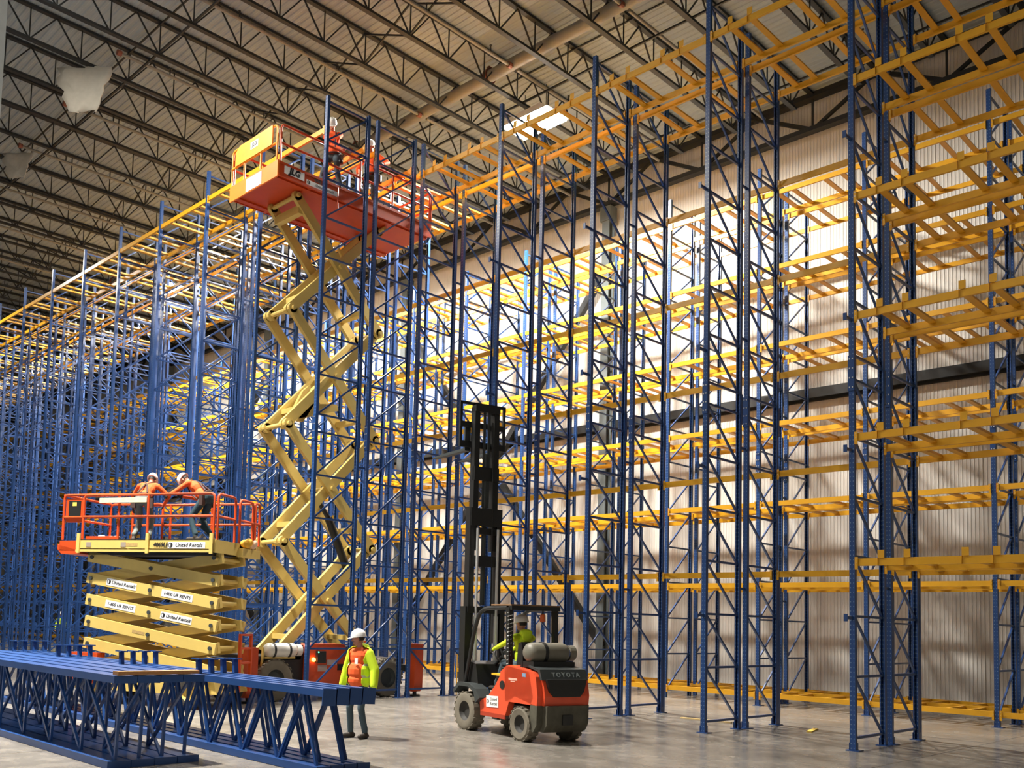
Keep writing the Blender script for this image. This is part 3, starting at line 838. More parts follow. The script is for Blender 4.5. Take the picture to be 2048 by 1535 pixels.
# platform
PZ0, PZ1 = 11.9, 12.16; PXL, PXR = -.98, .98; PYN, PYF = ly(11.55), ly(16.35)
pf = ob('platform', MB().box((PXL, PYN, PZ1 - .04), (PXR, PYF, PZ1)).box((PXL + .12, PYN, PZ0 - .02), (PXL + .24, PYF, PZ1 - .04)).box((PXR - .24, PYN, PZ0 - .02), (PXR - .12, PYF, PZ1 - .04)).box((PXL, PYN + .9, PZ0), (PXR, PYN + 1.0, PZ1 - .04)).box((PXL, PYF - 1.3, PZ0), (PXR, PYF - 1.2, PZ1 - .04)).box((PXL, PYN + .02, PZ0 + .02), (PXR, PYF, PZ0 + .04)).mesh('platform', ORG), lift)
sp_ = ob('side_panel', MB().box((PXR, PYN, PZ0), (PXR + .03, PYF, PZ1)).mesh('side_panel', ORG), pf)
ob('side_panel', MB().box((PXR + .03, PYN, PZ0 - .04), (PXR + .045, PYF, PZ0 + .01)).box((PXR + .03, PYN, PZ1 - .01), (PXR + .04, PYF, PZ1 + .05)).mesh('side_panel', ORG), pf)
ob('side_panel', MB().box((PXL - .03, PYN, PZ0), (PXL, PYF, PZ1)).mesh('side_panel', ORG), pf)
ob('kick_plate', MB().box((PXL - .03, PYN - .04, PZ0 - .06), (PXR + .03, PYN, PZ1 + .06)).mesh('kick_plate', ORGK), pf)
ob('placard', MB().box((PXL + .7, PYN - .05, PZ0 - .04), (PXL + 1.35, PYN - .04, PZ0 + .27)).mesh('placard', WHITE), pf)
RT = 13.1; RM = 12.66
g = ob('guard_panel', MB().prism([(PXL + .18, 12.66), (PXR - .22, 12.66), (PXR - .22, 13.12), (PXL + .36, 13.12), (PXL + .18, 13.0)], PYN - .05, PYN - .02, 'y').mesh('guard_panel', ORGY), pf)
def rail(pts, r=.028, parent=pf, m=ORG, name='guard_rail', rad=.12): return ob(name, MB().tube(fillet(pts, rad), r, 8).mesh(name, m, True), parent)
rail([(PXL, PYN, PZ1), (PXL, PYN, RT), (PXR - .08, PYN, RT), (PXR - .08, PYN, PZ1)], m=ORGY)
rail([(PXL, PYN - .01, RM), (PXR - .08, PYN - .01, RM)], m=ORGY)
for xx in (-.45, .25): rail([(xx, PYN, PZ1), (xx, PYN, RM)], m=ORGY)
for X_ in (PXL, PXR):
    rail([(X_, PYN + .05, PZ1), (X_, PYN + .05, RT), (X_, PYF - .05, RT), (X_, PYF - .05, PZ1)])
    rail([(X_, PYN + .05, RM), (X_, PYF - .05, RM)])
    for q in (.28, .5, .72): rail([(X_, PYN + (PYF - PYN) * q, PZ1), (X_, PYN + (PYF - PYN) * q, RT)])
rail([(PXL, PYF, PZ1), (PXL, PYF, RT), (PXR, PYF, RT), (PXR, PYF, PZ1)])
rail([(PXL, PYF, RM), (PXR, PYF, RM)])
rail([(PXR + .03, PYN + 1.7, PZ1), (PXR + .04, PYN + 1.7, PZ0 - .25), (PXR + .04, PYN + 1.75, PZ0 - .32)], .018)
def side_face(yc, zc): return face_matrix((PXR + .032, ly(yc), zc), (0, 1, 0), (0, 0, 1))
sign(pf, side_face(11.98, 12.06), .56, .19, 'JLG', .2, shear=.2, bold=.012)
sign(pf, side_face(12.72, 12.10), .7, .12, '430LRT', .12, plate=None, bold=.004)
sign(pf, side_face(12.80, 11.98), .95, .12, 'United Rentals', .09, logo=True)
sign(pf, face_matrix((PXL + 1.0, PYN - .052, 12.93), (1, 0, 0), (0, 0, 1)), .32, .17, 'JLG', .13, shear=.2, bold=.006)

# workers on the tall lift
w1, i1 = person((-17.80, 13.36, PZ1), heading(.55, -.83), 'person in orange vest and harness looking down, nearer worker on the raised lift', scale=1.06, lean=8, head_pitch=36, head_yaw=18, feet=((-.26, .1), (.30, -.05)),
                pelvis=(0, -.02, .93), hands=((.02, .34, 1.28), (-.32, .16, .92)), poleL=(-1, -.2, -.5), poleR=(1, -.5, -.3), harness=True, pants=JEAN, shirt=VORG, voxel=.0085, grip=(.9, .9))
w2, i2 = person((-17.92, 14.72, PZ1), heading(.45, -.89), 'person in orange vest further along the raised lift, one arm hanging', scale=1.06, lean=5, head_pitch=20, hands=((-.40, .25, 1.05), (.33, .10, .96)),
                poleL=(-1, -.3, -.6), pelvis=(0, 0, .93), harness=True, pants=mat('dark_trousers', (.02, .024, .03), .85), shirt=VORG, voxel=.0085)

# ------------------------------------------------------------------ low scissor lift (front left)
UX, UY = .88 / .9976, .47 / .9976
A2 = math.atan2(UY, UX)
org = Vector((-16.24, 9.636, 0)) + Vector((UX, UY, 0)) * -1.6 + Vector((-UY, UX, 0)) * .85     # middle of the platform on the floor
l2 = empty('scissor_lift', org, A2, label='low cream scissor lift with folded arms and orange rails behind the frame stacks', cat='scissor lift')
# local: x from -1.6 (left) to 1.6 (right front corner), y from -.85 (viewer side) to .85
E2 = 1.6
ob('chassis', MB().box((-1.6, -.75, .28), (1.5, .75, .68)).prism([(-1.7, .3), (-1.6, .72), (1.55, .72), (1.67, .3)], -.62, .62, 'y').mesh('chassis', CREAM), l2)
ob('chassis_tray', MB().box((-1.75, -.80, .4), (-1.05, -.55, 1.02)).mesh('chassis_tray', ORG), l2)
for x_ in (-1.2, 1.15):
    for sy in (-1, 1): wheel(l2, (x_, sy * .72, .33), 0 if sy < 0 else PI, .33, .24, RUB, CREAM)
ladder = MB().bar((1.72, .15, .3), (1.72, .15, 1.5), .06, .05).bar((1.72, .6, .3), (1.72, .6, 1.5), .06, .05)
for z_ in (.6, .9, 1.2, 1.48): ladder.bar((1.72, .15, z_), (1.72, .6, z_), .05, .04)
ob('access_ladder', ladder.mesh('access_ladder', ORG), l2)
Z2 = [.76, 1.21, 1.66, 2.11, 2.56, 3.0]; XL2, XR2 = -1.38, 1.53
def arm2(parent, a, c, y, name='scissor_arm'):
    A_, C_ = Vector((a[0], y, a[1])), Vector((c[0], y, c[1])); e_ = (C_ - A_).normalized() * .11
    bb = MB().bar(A_ - e_, C_ + e_, .09, .22, up=(0, 0, 1))
    return ob(name, bb.mesh(name, CREAM), parent)
pm = MB().cyl((0, -.69, 0), (0, .48, 0), .04, n=10).mesh('pivot_pin', CREAM)
bolt = MB().cyl((0, -.735, 0), (0, -.70, 0), .04, n=8).mesh('pin_head', DARKG)
for i in range(5):
    z0, z1 = Z2[i], Z2[i + 1]
    for sy in (-1, 1):
        A_ = arm2(l2, (XL2, z1), (XR2, z0), -.655 if sy < 0 else .42)
        arm2(l2, (XL2, z0), (XR2, z1), -.545 if sy < 0 else .31)
        if sy < 0 and i in (1, 2, 3):
            dz = z0 - z1; dx = XR2 - XL2; ln = math.hypot(dx, dz); rt = (dx / ln, 0, dz / ln); up = (-dz / ln, 0, dx / ln)
            def am(t): return face_matrix((XL2 + dx * t, -.701, z1 + dz * t), rt, up)
            big = ('United Rentals', True), ('1-800 UR RENTS', False)
            if i in (2, 3):
                L1_, L2_ = big if i == 3 else big[::-1]
                for (tx, lg), tt in ((L1_, .26), (L2_, .72)): sign(A_, am(tt), .74, .145, tx, .098 if lg else .09, shear=.2, logo=lg, bold=.002)
            elif i == 1: put(ob('label_plate', MB().box((-.15, -.03, 0), (.15, .03, .003)).mesh('label_plate', mat('faded_label', (.42, .28, .10), .6, var=.5, scale=40)), A_), am(.42))
    ob('pivot_pin', pm, l2, ((XL2 + XR2) / 2, 0, (z0 + z1) / 2)); ob('pin_head', bolt, l2, ((XL2 + XR2) / 2, 0, (z0 + z1) / 2))
    for xx in (XL2, XR2):
        ob('pivot_pin', pm, l2, (xx, 0, z1)); ob('pin_head', bolt, l2, (xx, 0, z1))
    for xx in (XL2 + .12, XR2 - .12): ob('cross_tube', MB().bar((xx, -.5, z1 - .02), (xx, .36, z1 - .02), .12, .1).mesh('cross_tube', CREAM), l2)
D0, D1 = 3.10, 3.36
p2 = ob('platform', MB().box((-1.62, -.85, D0), (E2, .85, D0 + .06)).box((-1.62, -.85, D1 - .04), (E2, .85, D1)).box((-1.5, -.7, D0 - .05), (1.5, -.6, D0)).box((-1.5, .6, D0 - .05), (1.5, .7, D0)).mesh('platform', DARK), l2)
ob('side_panel', MB().box((-1.66, -.89, D0 + .07), (E2, -.85, D1 - .02)).box((-1.66, -.90, D0), (E2, -.85, D0 + .05)).mesh('side_panel', CREAM), p2)
ob('side_panel', MB().box((-1.66, .85, D0), (E2, .89, D1)).mesh('side_panel', CREAM), p2)
ob('end_panel', MB().box((E2, -.86, D0), (E2 + .04, .1, D1)).mesh('end_panel', CREAM), p2)
for xx in (-1.62, .06, 1.54): ob('panel_stiffener', MB().box((xx, -.93, D0 - .03), (xx + .07, -.89, D1 + .12)).mesh('panel_stiffener', CREAM), p2)
ob('end_box', MB().box((E2 + .0, .05, D0 - .02), (E2 + .14, .8, D1 - .10)).mesh('end_box', CREAM), p2)
ob('extension_deck', MB().box((-2.15, -.80, D0 + .02), (-1.62, .80, D1 - .02)).prism([(-2.2, D0 + .06), (-2.1, D0 - .04), (-1.62, D0 - .04), (-1.62, D0 + .02), (-2.2, D0 + .16)], -.8, .8, 'y').mesh('extension_deck', ORG), p2)
TR, MR = D1 + .92, D1 + .47
def rail2(pts, r=.027, rad=.1): return ob('guard_rail', MB().tube(fillet(pts, rad), r, 8).mesh('guard_rail', ORG, True), p2)
rail2([(-1.55, -.84, D1), (-1.55, -.84, TR), (1.57, -.84, TR), (1.57, -.84, D1)])
rail2([(-1.55, -.84, MR), (1.57, -.84, MR)])
rail2([(.03, -.84, D1), (.03, -.84, TR)])
rail2([(-1.55, .84, D1), (-1.55, .84, TR), (1.57, .84, TR), (1.57, .84, D1)])
rail2([(-1.55, .84, MR), (1.57, .84, MR)])
for xx in (-.55, .5): rail2([(xx, .84, D1), (xx, .84, TR)])
rail2([(1.62, -.78, D1), (1.62, -.78, TR), (1.62, -.1, TR), (1.62, -.1, D1)])
rail2([(1.62, -.78, MR), (1.62, -.1, MR)])
rail2([(1.67, .0, D1), (1.67, .0, TR - .02), (1.67, .55, TR - .02), (1.67, .55, D1)])
rail2([(1.67, .6, D1), (1.67, .6, TR - .02), (1.67, .84, TR - .02), (1.67, .84, D1)])
rail2([(1.67, .0, MR), (1.67, .84, MR)])
rail2([(-2.1, -.78, D1), (-2.1, -.78, TR + .02), (-.72, -.78, TR + .02), (-.72, -.78, D1)])
rail2([(-2.1, .78, D1), (-2.1, .78, TR + .02), (-.72, .78, TR + .02), (-.72, .78, D1)])
rail2([(-2.1, -.78, TR + .02), (-2.1, .78, TR + .02)]); rail2([(-2.1, -.78, MR), (-2.1, .78, MR)]); rail2([(-2.1, -.78, MR), (-.72, -.78, MR)])
ob('control_box', MB().prism([(-2.06, MR - .1), (-1.62, MR - .1), (-1.62, TR - .05), (-2.06, TR - .05)], -.77, -.70, 'y').mesh('control_box', ORG), p2)
ob('control_panel', MB().box((-1.98, -.785, MR), (-1.68, -.77, TR - .1)).mesh('control_panel', DARK), p2)
ob('label_plate', MB().box((-1.88, -.79, MR + .24), (-1.78, -.785, MR + .32)).mesh('label_plate', mat('yellow_label', (.7, .55, .1), .5)), p2)
ob('toe_board', MB().box((-1.5, -.80, D1), (-.72, -.77, D1 + .07)).mesh('toe_board', ORG), p2)
ob('rail_padding', MB().box((-1.15, -.87, TR - .16), (.0, -.85, TR - .06)).mesh('rail_padding', mat('pale_tape', (.75, .62, .40), .6, var=.4, scale=14)), p2)
def f2(x, z): return face_matrix((x, -.892, z), (1, 0, 0), (0, 0, 1))
sign(p2, f2(1.0, 3.24), .86, .13, 'United Rentals', .105, logo=True, shear=.2, bold=.002)
sign(p2, f2(.40, 3.25), .4, .12, '4069LE', .115, plate=None, shear=.2, bold=.003)
put(ob('label_plate', MB().box((-.15, -.03, 0), (.15, .03, .003)).mesh('label_plate', mat('faded_label', (.42, .28, .10), .6, var=.5, scale=40)), p2), f2(-.30, 3.25))
for xx in (-1.4, -.55): ob('label_plate', MB().box((xx, -.896, 3.2), (xx + .12, -.89, 3.3)).mesh('label_plate', mat('grey_label', (.3, .25, .2), .5)), p2)
# bags lying on the end box
def bag(x, y, z, r, m, lab, nm):
    rng = random.Random(int(x * 100)); bb = MB()
    for q in range(4): bb.ball((rng.uniform(-.05, .05), rng.uniform(-.06, .06), r[2] * .8 + rng.uniform(-.02, .05)), [c * rng.uniform(.7, 1) for c in r], 10)
    me = remeshed(bb, .012, nm, 2); me.materials.append(m)
    p = Matrix.Translation(org) @ Matrix.Rotation(A2, 4, 'Z') @ Vector((x, y, z))
    return ob(nm, me, None, p, label=lab, cat='bag')
bag(1.70, .25, D1 - .08, (.11, .12, .12), mat('yellow_bag', (.75, .40, .03), .7), 'crumpled yellow bag on the end of the low scissor lift', 'tool_bag')
bag(1.70, .5, D1 - .08, (.08, .09, .11), mat('pale_bag', (.75, .55, .40), .7), 'crumpled pale bag beside the yellow one on the low lift', 'plastic_bag')
bg2 = MB()
rng = random.Random(3)
for q in range(9): bg2.ball((rng.uniform(-.28, .28), rng.uniform(-.1, .1), .03 + rng.uniform(0, .03)), (.1, .08, .04), 8)
shp = remeshed(bg2, .014, 'plastic_sheet', 2); shp.materials.append(mat('clear_sheet', (.75, .62, .58), .5))
ob('plastic_sheet', shp, None, Matrix.Translation(org) @ Matrix.Rotation(A2, 4, 'Z') @ Vector((-1.05, -.62, D1 + .01)), (0, 0, A2), label='crumpled pale plastic sheet on the deck of the low lift', cat='sheet')
def on2(x, y, z=D1): return Matrix.Translation(org) @ Matrix.Rotation(A2, 4, 'Z') @ Vector((x, y, z))
away = Vector((-UY, UX, 0)); leftv = Vector((-UX, -UY, 0))
h1 = away * .9 + leftv * .25
w3, i3 = person(on2(-.52, -.2), heading(h1.x, h1.y), 'person in orange shirt seen from behind, bent over on the low lift', scale=1.04, lean=46, head_pitch=-5, pelvis=(0, -.12, .86), feet=((-.16, -.05), (.13, .02)),
                hands=((-.42, .50, .78), (.25, .45, .82)), poleL=(-1, -.2, .2), poleR=(1, -.2, .2), harness=True, pants=JEANL, shirt=VORG, voxel=.0085, gloves=True)
h2 = leftv * 1.0 + away * .1
w4, i4 = person(on2(.85, -.25), heading(h2.x, h2.y), 'person in orange shirt leaning left on the low lift, head down in white hard hat', scale=1.04, lean=53, head_pitch=10, pelvis=(0, -.18, .88), feet=((-.14, -.02), (.15, -.22)),
                hands=((-.20, .62, .93), (.10, .48, .93)), poleL=(-1, -.2, -.6), poleR=(1, -.3, -.6), harness=True, pants=mat('teal_trousers', (.02, .05, .065), .85), shirt=VORG, voxel=.0085, gloves=True)

# ------------------------------------------------------------------ forklift
FH = math.atan2(.24, -.97)
fk = empty('forklift', (-10.62, 12.37, 0), FH, label='orange forklift truck with tall raised mast and driver aboard', cat='forklift')
# local: x forward, y left (towards the viewer)
for x_, y_, r_, w_ in ((.82, .47, .33, .25), (.82, -.47, .33, .25), (-.80, .45, .275, .22), (-.80, -.45, .275, .22)):
    wheel(fk, (x_, y_, r_), PI if y_ > 0 else 0, r_, w_, RUBT, mat('wheel_rim_dirt', (.035, .033, .03), .7), lugs=18)
cw_ = [(-1.28, .60), (-1.30, .75), (-1.24, 1.05), (-1.15, 1.12), (-.45, 1.20), (-.32, 1.16), (-.32, .95), (-.35, .60)]
counter = MB()
for (y0, y1, k) in ((-.52, -.42, .94), (-.42, .42, 1.), (.42, .52, .94)):
    counter.prism([((x + .3) * (k if x < -.9 else 1) - .3, z) for x, z in cw_], y0, y1, 'y')
ob('counterweight', counter.mesh('counterweight', FORKO), fk)
low = MB()
for (y0, y1, k) in ((-.52, -.40, .92), (-.40, .40, 1.), (.40, .52, .92)):
    low.prism([(-1.24 * k, .18), (-1.33 * k, .30), (-1.34 * k, .60), (-1.06, .62), (-.98, .2)], y0, y1, 'y')
low.box((-1.0, -.28, .2), (-.45, .28, .5))
ob('counterweight_base', low.mesh('counterweight_base', DIRT), fk)
ob('tow_recess', MB().box((-1.36, -.1, .30), (-1.32, .1, .46)).mesh('tow_recess', DARK), fk)
gr = ob('radiator_grille', MB().prism([(-.40, 1.02), (-.34, .82), (-.26, .74), (.26, .74), (.34, .82), (.40, 1.02)], -1.325, -1.27, 'x').mesh('radiator_grille', DARK), fk)
rp = MB().prism([(-1.27, 1.00), (-1.20, 1.17), (-.9, 1.215), (-.9, 1.19), (-1.16, 1.13), (-1.22, 1.00)], -.46, .46, 'y').mesh('name_panel', DARKG)
ob('name_panel', rp, fk)
put(ob('lettering', text_mesh('TOYOTA', .105, mat('grey_lettering', (.26, .30, .30), .5), .002, .003, 0, 1.45), fk), face_matrix((-1.255, -.02, 1.085), (0, -1, 0), (.35, 0, .93)))
# side bodywork
sidep = [(-.36, .36), (.38, .30), (.42, .55), (.18, .62), (-.05, .84), (-.18, 1.0), (-.20, 1.08), (-.36, 1.18), (-1.0, 1.12), (-1.12, .72), (-1.06, .62), (-.62, .70), (-.46, .6)]
for y0 in (.40, -.52):
    s_ = ob('side_body', MB().prism(sidep, y0, y0 + .12, 'y').mesh('side_body', FORKO), fk)
ob('air_vent', MB().cyl((-.26, .515, .86), (-.26, .53, .86), .07, n=18).mesh('air_vent', DARK), fk).scale = (1, 1, 1)
ob('side_skirt', MB().box((-.36, .505, .30), (.38, .525, .37)).mesh('side_skirt', mat('dark_orange', (.35, .035, .012), .5)), fk)
sign(fk, face_matrix((.02, .524, .56), (-1, 0, .04), (.04, 0, 1)), .36, .19, 'United\nRentals', .075, logo=True, shear=.2)
ob('decal', MB().box((-.68, .521, .955), (-.44, .5235, .99)).box((-.62, .521, .93), (-.5, .5235, .945)).mesh('decal', mat('faded_decal', (.80, .42, .32), .6, var=.4, scale=30)), fk)
ob('label_plate', MB().box((-.92, .52, 1.03), (-.82, .524, 1.09)).mesh('label_plate', mat('blue_label', (.2, .3, .45), .5)), fk)
# dark floor, dash, fenders, seat base
ob('frame', MB().box((-.95, -.40, .3), (1.05, .40, .55)).box((-.3, -.42, .55), (.2, .42, .80)).mesh('frame', DARKG), fk)
ob('seat_deck', MB().prism([(-.38, .62), (.12, .62), (.10, .98), (-.38, 1.02)], -.40, .40, 'y').mesh('seat_deck', DARKG), fk)
for y0 in (.34, -.60): ob('fender', MB().prism([(.44, .50), (.50, .68), (.68, .76), (.98, .76), (1.15, .62), (1.18, .67), (1.02, .82), (.66, .82), (.44, .74), (.30, .60)], y0, y0 + .26, 'y').mesh('fender', DARKG), fk)
ob('dashboard', MB().prism([(.62, .75), (.72, 1.15), (.95, 1.2), (1.05, .75)], -.42, .42, 'y').mesh('dashboard', DARK), fk)
ob('grab_pad', MB().box((-.10, .36, 1.0), (.16, .46, 1.03)).mesh('grab_pad', mat('yellow_pad', (.8, .42, .02), .5)), fk)
ob('steering_column', MB().cyl((.78, 0, 1.1), (.52, 0, 1.3), .03).mesh('steering_column', DARK), fk)
swm = Matrix.Translation((.5, 0, 1.31)) @ Matrix.Rotation(-.9, 4, 'Y')
ob('steering_wheel', MB().tube([swm @ Vector((.16 * math.cos(a), .16 * math.sin(a), 0)) for a in [2 * PI * q / 20 for q in range(20)]], .014, 6, closed=True).bar(swm @ Vector((-.16, 0, 0)), swm @ Vector((.16, 0, 0)), .02, .02).mesh('steering_wheel', DARK, True), fk)
ob('seat', MB().box((-.30, -.25, 1.0), (.18, .25, 1.12)).prism([(-.34, 1.08), (-.24, 1.08), (-.30, 1.55), (-.38, 1.58), (-.42, 1.5)], -.24, .24, 'y').mesh('seat', DARK), fk)
# overhead guard
for y0 in (.47, -.47):
    ob('guard_post', MB().tube(fillet([(.98, y0, .80), (.72, y0, 1.75), (.52, y0, 2.13), (-.30, y0, 2.15)], .25, 6), .036, 8).mesh('guard_post', DARK, True), fk)
    ob('guard_post', MB().prism([(-.42, 1.12), (-.34, 1.12), (-.30, 2.15), (-.40, 2.15)], y0 - .04, y0 + .04, 'y').mesh('guard_post', DARK), fk)
ob('guard_post', MB().prism([(-.98, 1.12), (-.84, 1.12), (-.78, 1.95), (-.66, 2.1), (-.66, 2.17), (-.98, 2.17)], -.50, -.43, 'y').mesh('guard_post', DARK), fk) if False else None
gb = MB().box((-.46, -.5, 2.11), (-.36, .5, 2.18))
for x_ in (-.2, .0, .2, .4): gb.box((x_, -.47, 2.12), (x_ + .035, .47, 2.17))
ob('overhead_guard', gb.mesh('overhead_guard', DARK), fk)
ob('guard_sheet', MB().box((-.44, -.52, 2.18), (.16, .50, 2.205)).mesh('guard_sheet', mat('weathered_board', (.24, .13, .06), .8, var=.4, scale=12)), fk)
ob('warning_beacon', MB().lathe([(.045, 0), (.05, .02), (.045, .12), (.0001, .15)], 12, Matrix.Translation((-.40, -.18, 1.92))).mesh('warning_beacon', mat('beacon_lens', (.55, .10, .02), .3), True), fk)
ob('beacon_arm', MB().cyl((-.40, -.18, 1.9), (-.40, -.18, 2.12), .015, n=6).mesh('beacon_arm', DARK), fk)
coil = [( -.38 + .03 * math.cos(q * 1.2), .47 + .05 * math.sin(q * 1.2), 1.2 + q * .0125) for q in range(70)]
ob('coiled_cable', MB().tube(coil, .009, 5).mesh('coiled_cable', GALV, True), fk)
Mt = Matrix.Translation((-.82, .46, 1.42)) @ Matrix.Rotation(PI / 2, 4, 'X')
gt = ob('gas_tank', MB().lathe([(.0001, 0), (.10, .01), (.15, .06), (.168, .12), (.168, .70), (.15, .77), (.10, .82), (.0001, .83)], 22, Mt).mesh('gas_tank', TANKD, True), fk)
ob('tank_collar', MB().lathe([(.10, .83), (.13, .83), (.13, .95), (.10, .95)], 18, Mt, closed=True).mesh('tank_collar', TANKD), gt)
ob('tank_strap', MB().lathe([(.168, .28), (.178, .28), (.178, .34), (.168, .34)], 22, Mt, closed=True).mesh('tank_strap', DARK), gt)
ob('tank_cradle', MB().box((-.98, -.42, 1.18), (-.66, .42, 1.28)).bar((-.66, .40, 1.15), (-.66, .40, 1.45), .06, .05).bar((-.66, -.40, 1.15), (-.66, -.40, 1.45), .06, .05).mesh('tank_cradle', DARK), fk)
# mast: three nested stages
mast = ob('mast', MB().box((1.10, -.43, .12), (1.28, -.32, 2.17)).box((1.10, .32, .12), (1.28, .43, 2.17)).box((1.08, -.40, 2.05), (1.20, .40, 2.17)).box((1.10, -.40, .3), (1.16, .40, .45)).mesh('mast', DARK), fk)
ob('mast_stage', MB().box((1.14, -.35, 1.5), (1.30, -.24, 3.98)).box((1.14, .24, 1.5), (1.30, .35, 3.98)).box((1.12, -.34, 3.65), (1.2, .34, 3.98)).box((1.12, -.34, 2.9), (1.2, .34, 3.1)).mesh('mast_stage', DARK), mast)
ob('mast_stage', MB().box((1.18, -.27, 3.2), (1.32, -.16, 5.87)).box((1.18, .16, 3.2), (1.32, .27, 5.87)).box((1.16, -.27, 5.78), (1.3, .27, 5.9)).box((1.16, -.27, 4.5), (1.24, .27, 4.75)).box((1.16, -.27, 3.5), (1.24, .27, 3.62)).mesh('mast_stage', DARK), mast)
ob('mast_cylinder', MB().cyl((1.22, 0, 2.2), (1.22, 0, 5.0), .045, n=10).mesh('mast_cylinder', DARKG, True), mast)
for sy in (-.22, .22): ob('mast_cylinder', MB().cyl((1.08, sy, .3), (1.08, sy, 2.0), .04, n=10).cyl((1.08, sy, 2.0), (1.08, sy, 3.6), .026, n=10).mesh('mast_cylinder', GALV, True), mast)
ob('lift_chain', MB().bar((1.2, .05, 4.0), (1.2, .05, 5.8), .02, .05).bar((1.2, -.05, 4.0), (1.2, -.05, 5.8), .02, .05).mesh('lift_chain', DARKG), mast)
ob('hydraulic_hose', MB().tube([(1.14, -.12, 1.0), (1.12, -.13, 2.6), (1.13, -.12, 4.3), (1.16, -.1, 5.6)], .016, 6).mesh('hydraulic_hose', DARK, True), mast)
car = MB().box((1.32, -.5, 5.12), (1.38, .5, 5.24)).box((1.32, -.5, 5.5), (1.38, .5, 5.6))
for yy in (-.48, -.2, .2, .48): car.box((1.33, yy - .025, 5.12), (1.37, yy + .025, 5.98))
car.box((1.33, -.5, 5.93), (1.37, .5, 5.98))
ob('carriage', car.mesh('carriage', DARK), mast)
for yy in (-.3, .3):
    ob('fork', MB().box((1.38, yy - .06, 5.1), (1.43, yy + .06, 5.6)).prism([(1.38, 5.06), (1.38, 5.11), (2.2, 5.11), (2.58, 5.085), (2.58, 5.07), (2.2, 5.06)], yy - .06, yy + .06, 'y').mesh('fork', DARKG), mast)
# the driver
hd = Vector((math.cos(FH), math.sin(FH), 0))
dv, di = person(Vector((-10.62, 12.37, 0)) + hd * -.12 + Vector((0, 0, 0)), FH - PI / 2, 'person in lime jacket and white hard hat driving the orange forklift', pelvis=(0, 0, 1.20), lean=4, feet=((-.14, .62), (.14, .62)), footz=(.70, .70),
                hands=((-.26, .55, 1.42), (.10, .56, 1.40)), poleL=(-1, -.3, -.4), poleR=(1, -.3, -.4), shirt=VLIME, pants=JEAN, voxel=.0085, scale=1., gloves=True, head_yaw=12)
hood = MB(); cone_prim(hood, di['T'](-.06, -.09, .52), di['T'](.06, -.09, .52), .065, .065); hood.ball(di['T'](0, -.12, .46), (.11, .05, .09), 12)
hm_ = remeshed(hood, .012, 'jacket_hood', 2); hm_.materials.append(VLIME); ob('jacket_hood', hm_, dv)

# ------------------------------------------------------------------ far person, small things on the floor
person((-50.4, 20.7, 0), heading(.7, -.7), 'person in lime vest far off among the racks at the left', shirt=VLIME, voxel=.014, scale=1.0)
ob('wood_strip', MB().box((-.55, -.045, 0), (.55, .045, .02)).mesh('wood_strip', WOODP), None, (-10.22, 17.85, 0), (0, 0, .08), label='pale flat strip on the floor in front of the racks', cat='strip')
ob('wood_strip', MB().box((-.36, -.045, 0), (.36, .045, .025)).mesh('wood_strip', mat('yellow_wood', (.75, .50, .08), .6)), None, (-8.08, 18.05, 0), (0, 0, 1.82), label='yellow wood offcut lying on the floor between the frames', cat='wood')
ob('yellow_strap', MB().bar((0, 0, 0), (0, 0, 1.05), .03, .01).bar((0, -.0, 1.05), (-.1, -.1, 1.0), .03, .01).mesh('yellow_strap', YEL), None, (-17.0, 17.36, .0), label='yellow strap hanging beside a frame post left of the forklift', cat='strap')
rg = MB(); rng = random.Random(11); V = []; nx, nz = 9, 8
for i in range(nx):
    for k in range(nz):
        w_ = 1.0 - .65 * max(0, (nz - 1 - k) / (nz - 1) - .35)
        V.append(((i / (nx - 1) - .5) * 1.5 * w_ + rng.uniform(-.13, .13), rng.uniform(-.05, .05), k * .20 - 1.4 + rng.uniform(-.06, .06)))
rg.add(V, [(i * nz + k, (i + 1) * nz + k, (i + 1) * nz + k + 1, i * nz + k + 1) for i in range(nx - 1) for k in range(nz - 1)])
for nm, lc, sc, lb in (('insulation_scrap', (-24.9, 10.0, 16.95), .9, 'torn pale insulation scrap hanging from a roof joist, larger one'), ('insulation_scrap', (-31.3, 10.5, 16.95), .6, 'small pale insulation scrap hanging from the roof at the left edge')):
    m_ = rg.mesh(nm, mat('insulation_fleece', (.42, .39, .33), .9), True)
    o = ob(nm, m_, None, lc, (0, 0, .8), label=lb, cat='insulation'); o.scale = (sc,) * 3
    md = o.modifiers.new('thickness', 'SOLIDIFY'); md.thickness = .03

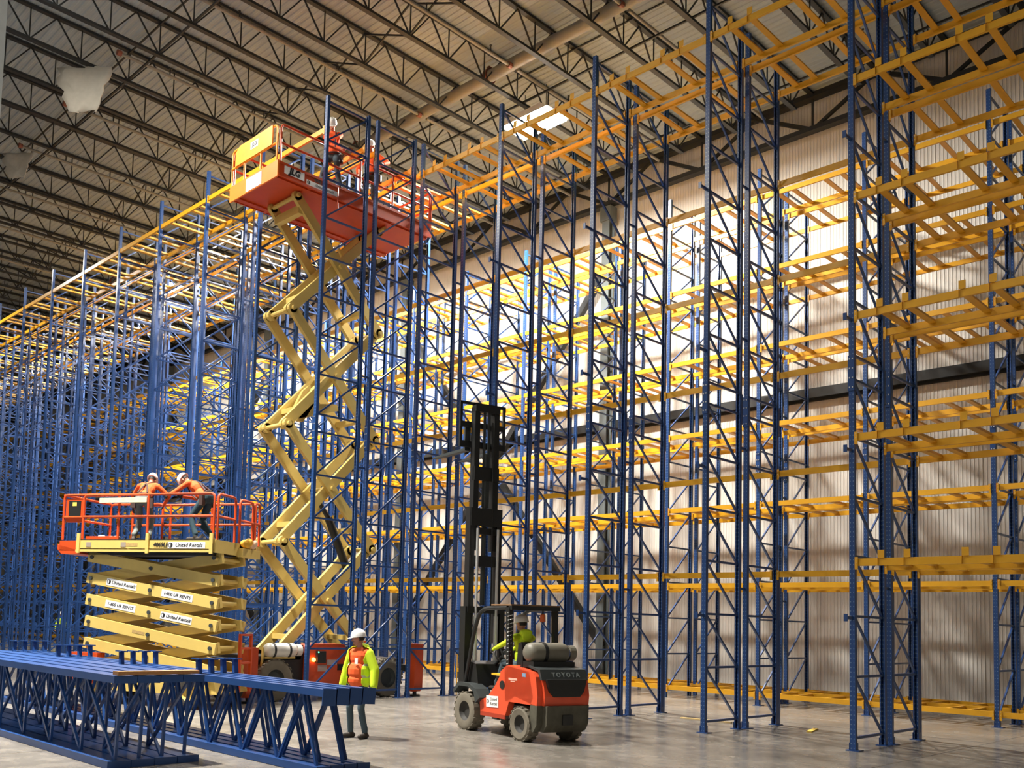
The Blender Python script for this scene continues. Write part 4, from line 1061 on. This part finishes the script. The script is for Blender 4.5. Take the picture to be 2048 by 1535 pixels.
# ------------------------------------------------------------------ upright frames lying in stacks on the floor
def lying_frame(x_end, y, z0, length, dep, wid, lean, lab, grp, stub_at, mirror, horiz=True, plates=True):
    """on edge: long posts along -x from x_end, one above the other; brace pieces between"""
    t = empty('upright_frame', (x_end, y, z0), label=lab, cat='rack frame', group=grp)
    t.rotation_euler = (lean, 0, 0)
    def post(z): return MB().prism([(-wid / 2, -.045), (wid / 2, -.045), (wid / 2, .045), (-wid / 2, .045)], -length, 0, 'x', M=Matrix.Translation((0, 0, z)))
    lo = ob('post', post(.045).mesh('post', BLUE), t); hi = ob('post', post(dep).mesh('post', BLUE), t)
    n = int(length / (.98 if horiz else .84))
    hbm = MB().bar((0, 0, .09), (0, 0, dep - .045), .034, .034).mesh('horizontal_brace', BLUE)
    dgm = MB().bar((-.02, 0, .09), (-.96, 0, dep - .045), .034, .036).mesh('diagonal_brace', BLUE)
    dgn = MB().bar((-.96, 0, .09), (-.02, 0, dep - .045), .034, .036).mesh('diagonal_brace', BLUE)
    for i in range(n):
        xx = -.12 - (.98 if horiz else .84) * i
        if horiz: ob('horizontal_brace', hbm, t, (xx, 0, 0))
        if horiz: ob('diagonal_brace', dgm if not mirror else dgn, t, (xx, 0, 0))
        else:
            h1_ = MB().bar((-.02, 0, .09), (-.41, 0, dep - .045), .034, .036).mesh('diagonal_brace', BLUE) if i == 0 else h1_
            h2_ = MB().bar((-.43, 0, dep - .045), (-.82, 0, .09), .034, .036).mesh('diagonal_brace', BLUE) if i == 0 else h2_
            ob('diagonal_brace', h1_, t, (xx - (.2 if mirror else 0), 0, 0)); ob('diagonal_brace', h2_, t, (xx - (.2 if mirror else 0), 0, 0))
    for k, p in ((0, lo), (1, hi)):
        zz = .045 if k == 0 else dep
        if plates: ob('foot_plate', MB().box((0, -.11, zz - .15), (.014, .11, zz + .055)).mesh('foot_plate', BLUE), p)
    for s_ in stub_at:
        ob('row_spacer', MB().bar((s_, 0, dep + .04), (s_ - .05, 0, dep + .25), .07, .06).box((s_ - .16, -.06, dep + .25), (s_ + .06, .06, dep + .27)).mesh('row_spacer', BLUE), hi)
    return t
pos = ['frontmost', 'second from the front', 'third from the front', 'rearmost']
for i in range(4):
    lying_frame(-9.08, 7.02 + .205 * i, 0, 10.9, .97, .2, -.06, 'blue upright frame lying on edge in the right-hand floor stack, %s' % pos[i], 'frames stacked on the floor', (-3.1, -5.6, -8.2, -10.4), i % 2, horiz=False)
for i in range(4):
    lying_frame(-10.75, 5.22 + .31 * i, 0, 7.4, 1.06, .30, -.03, 'blue upright frame lying on edge in the left-hand floor stack, %s' % pos[i], 'frames stacked on the floor', (), i % 2, plates=False)
ob('lumber_board', MB().box((-.07, -.56, 0), (.07, .56, .045)).mesh('lumber_board', WOOD), None, (-10.82, 5.70, 1.115), (0, 0, .03), label='brown lumber board lying across the left-hand frame stack', cat='board')
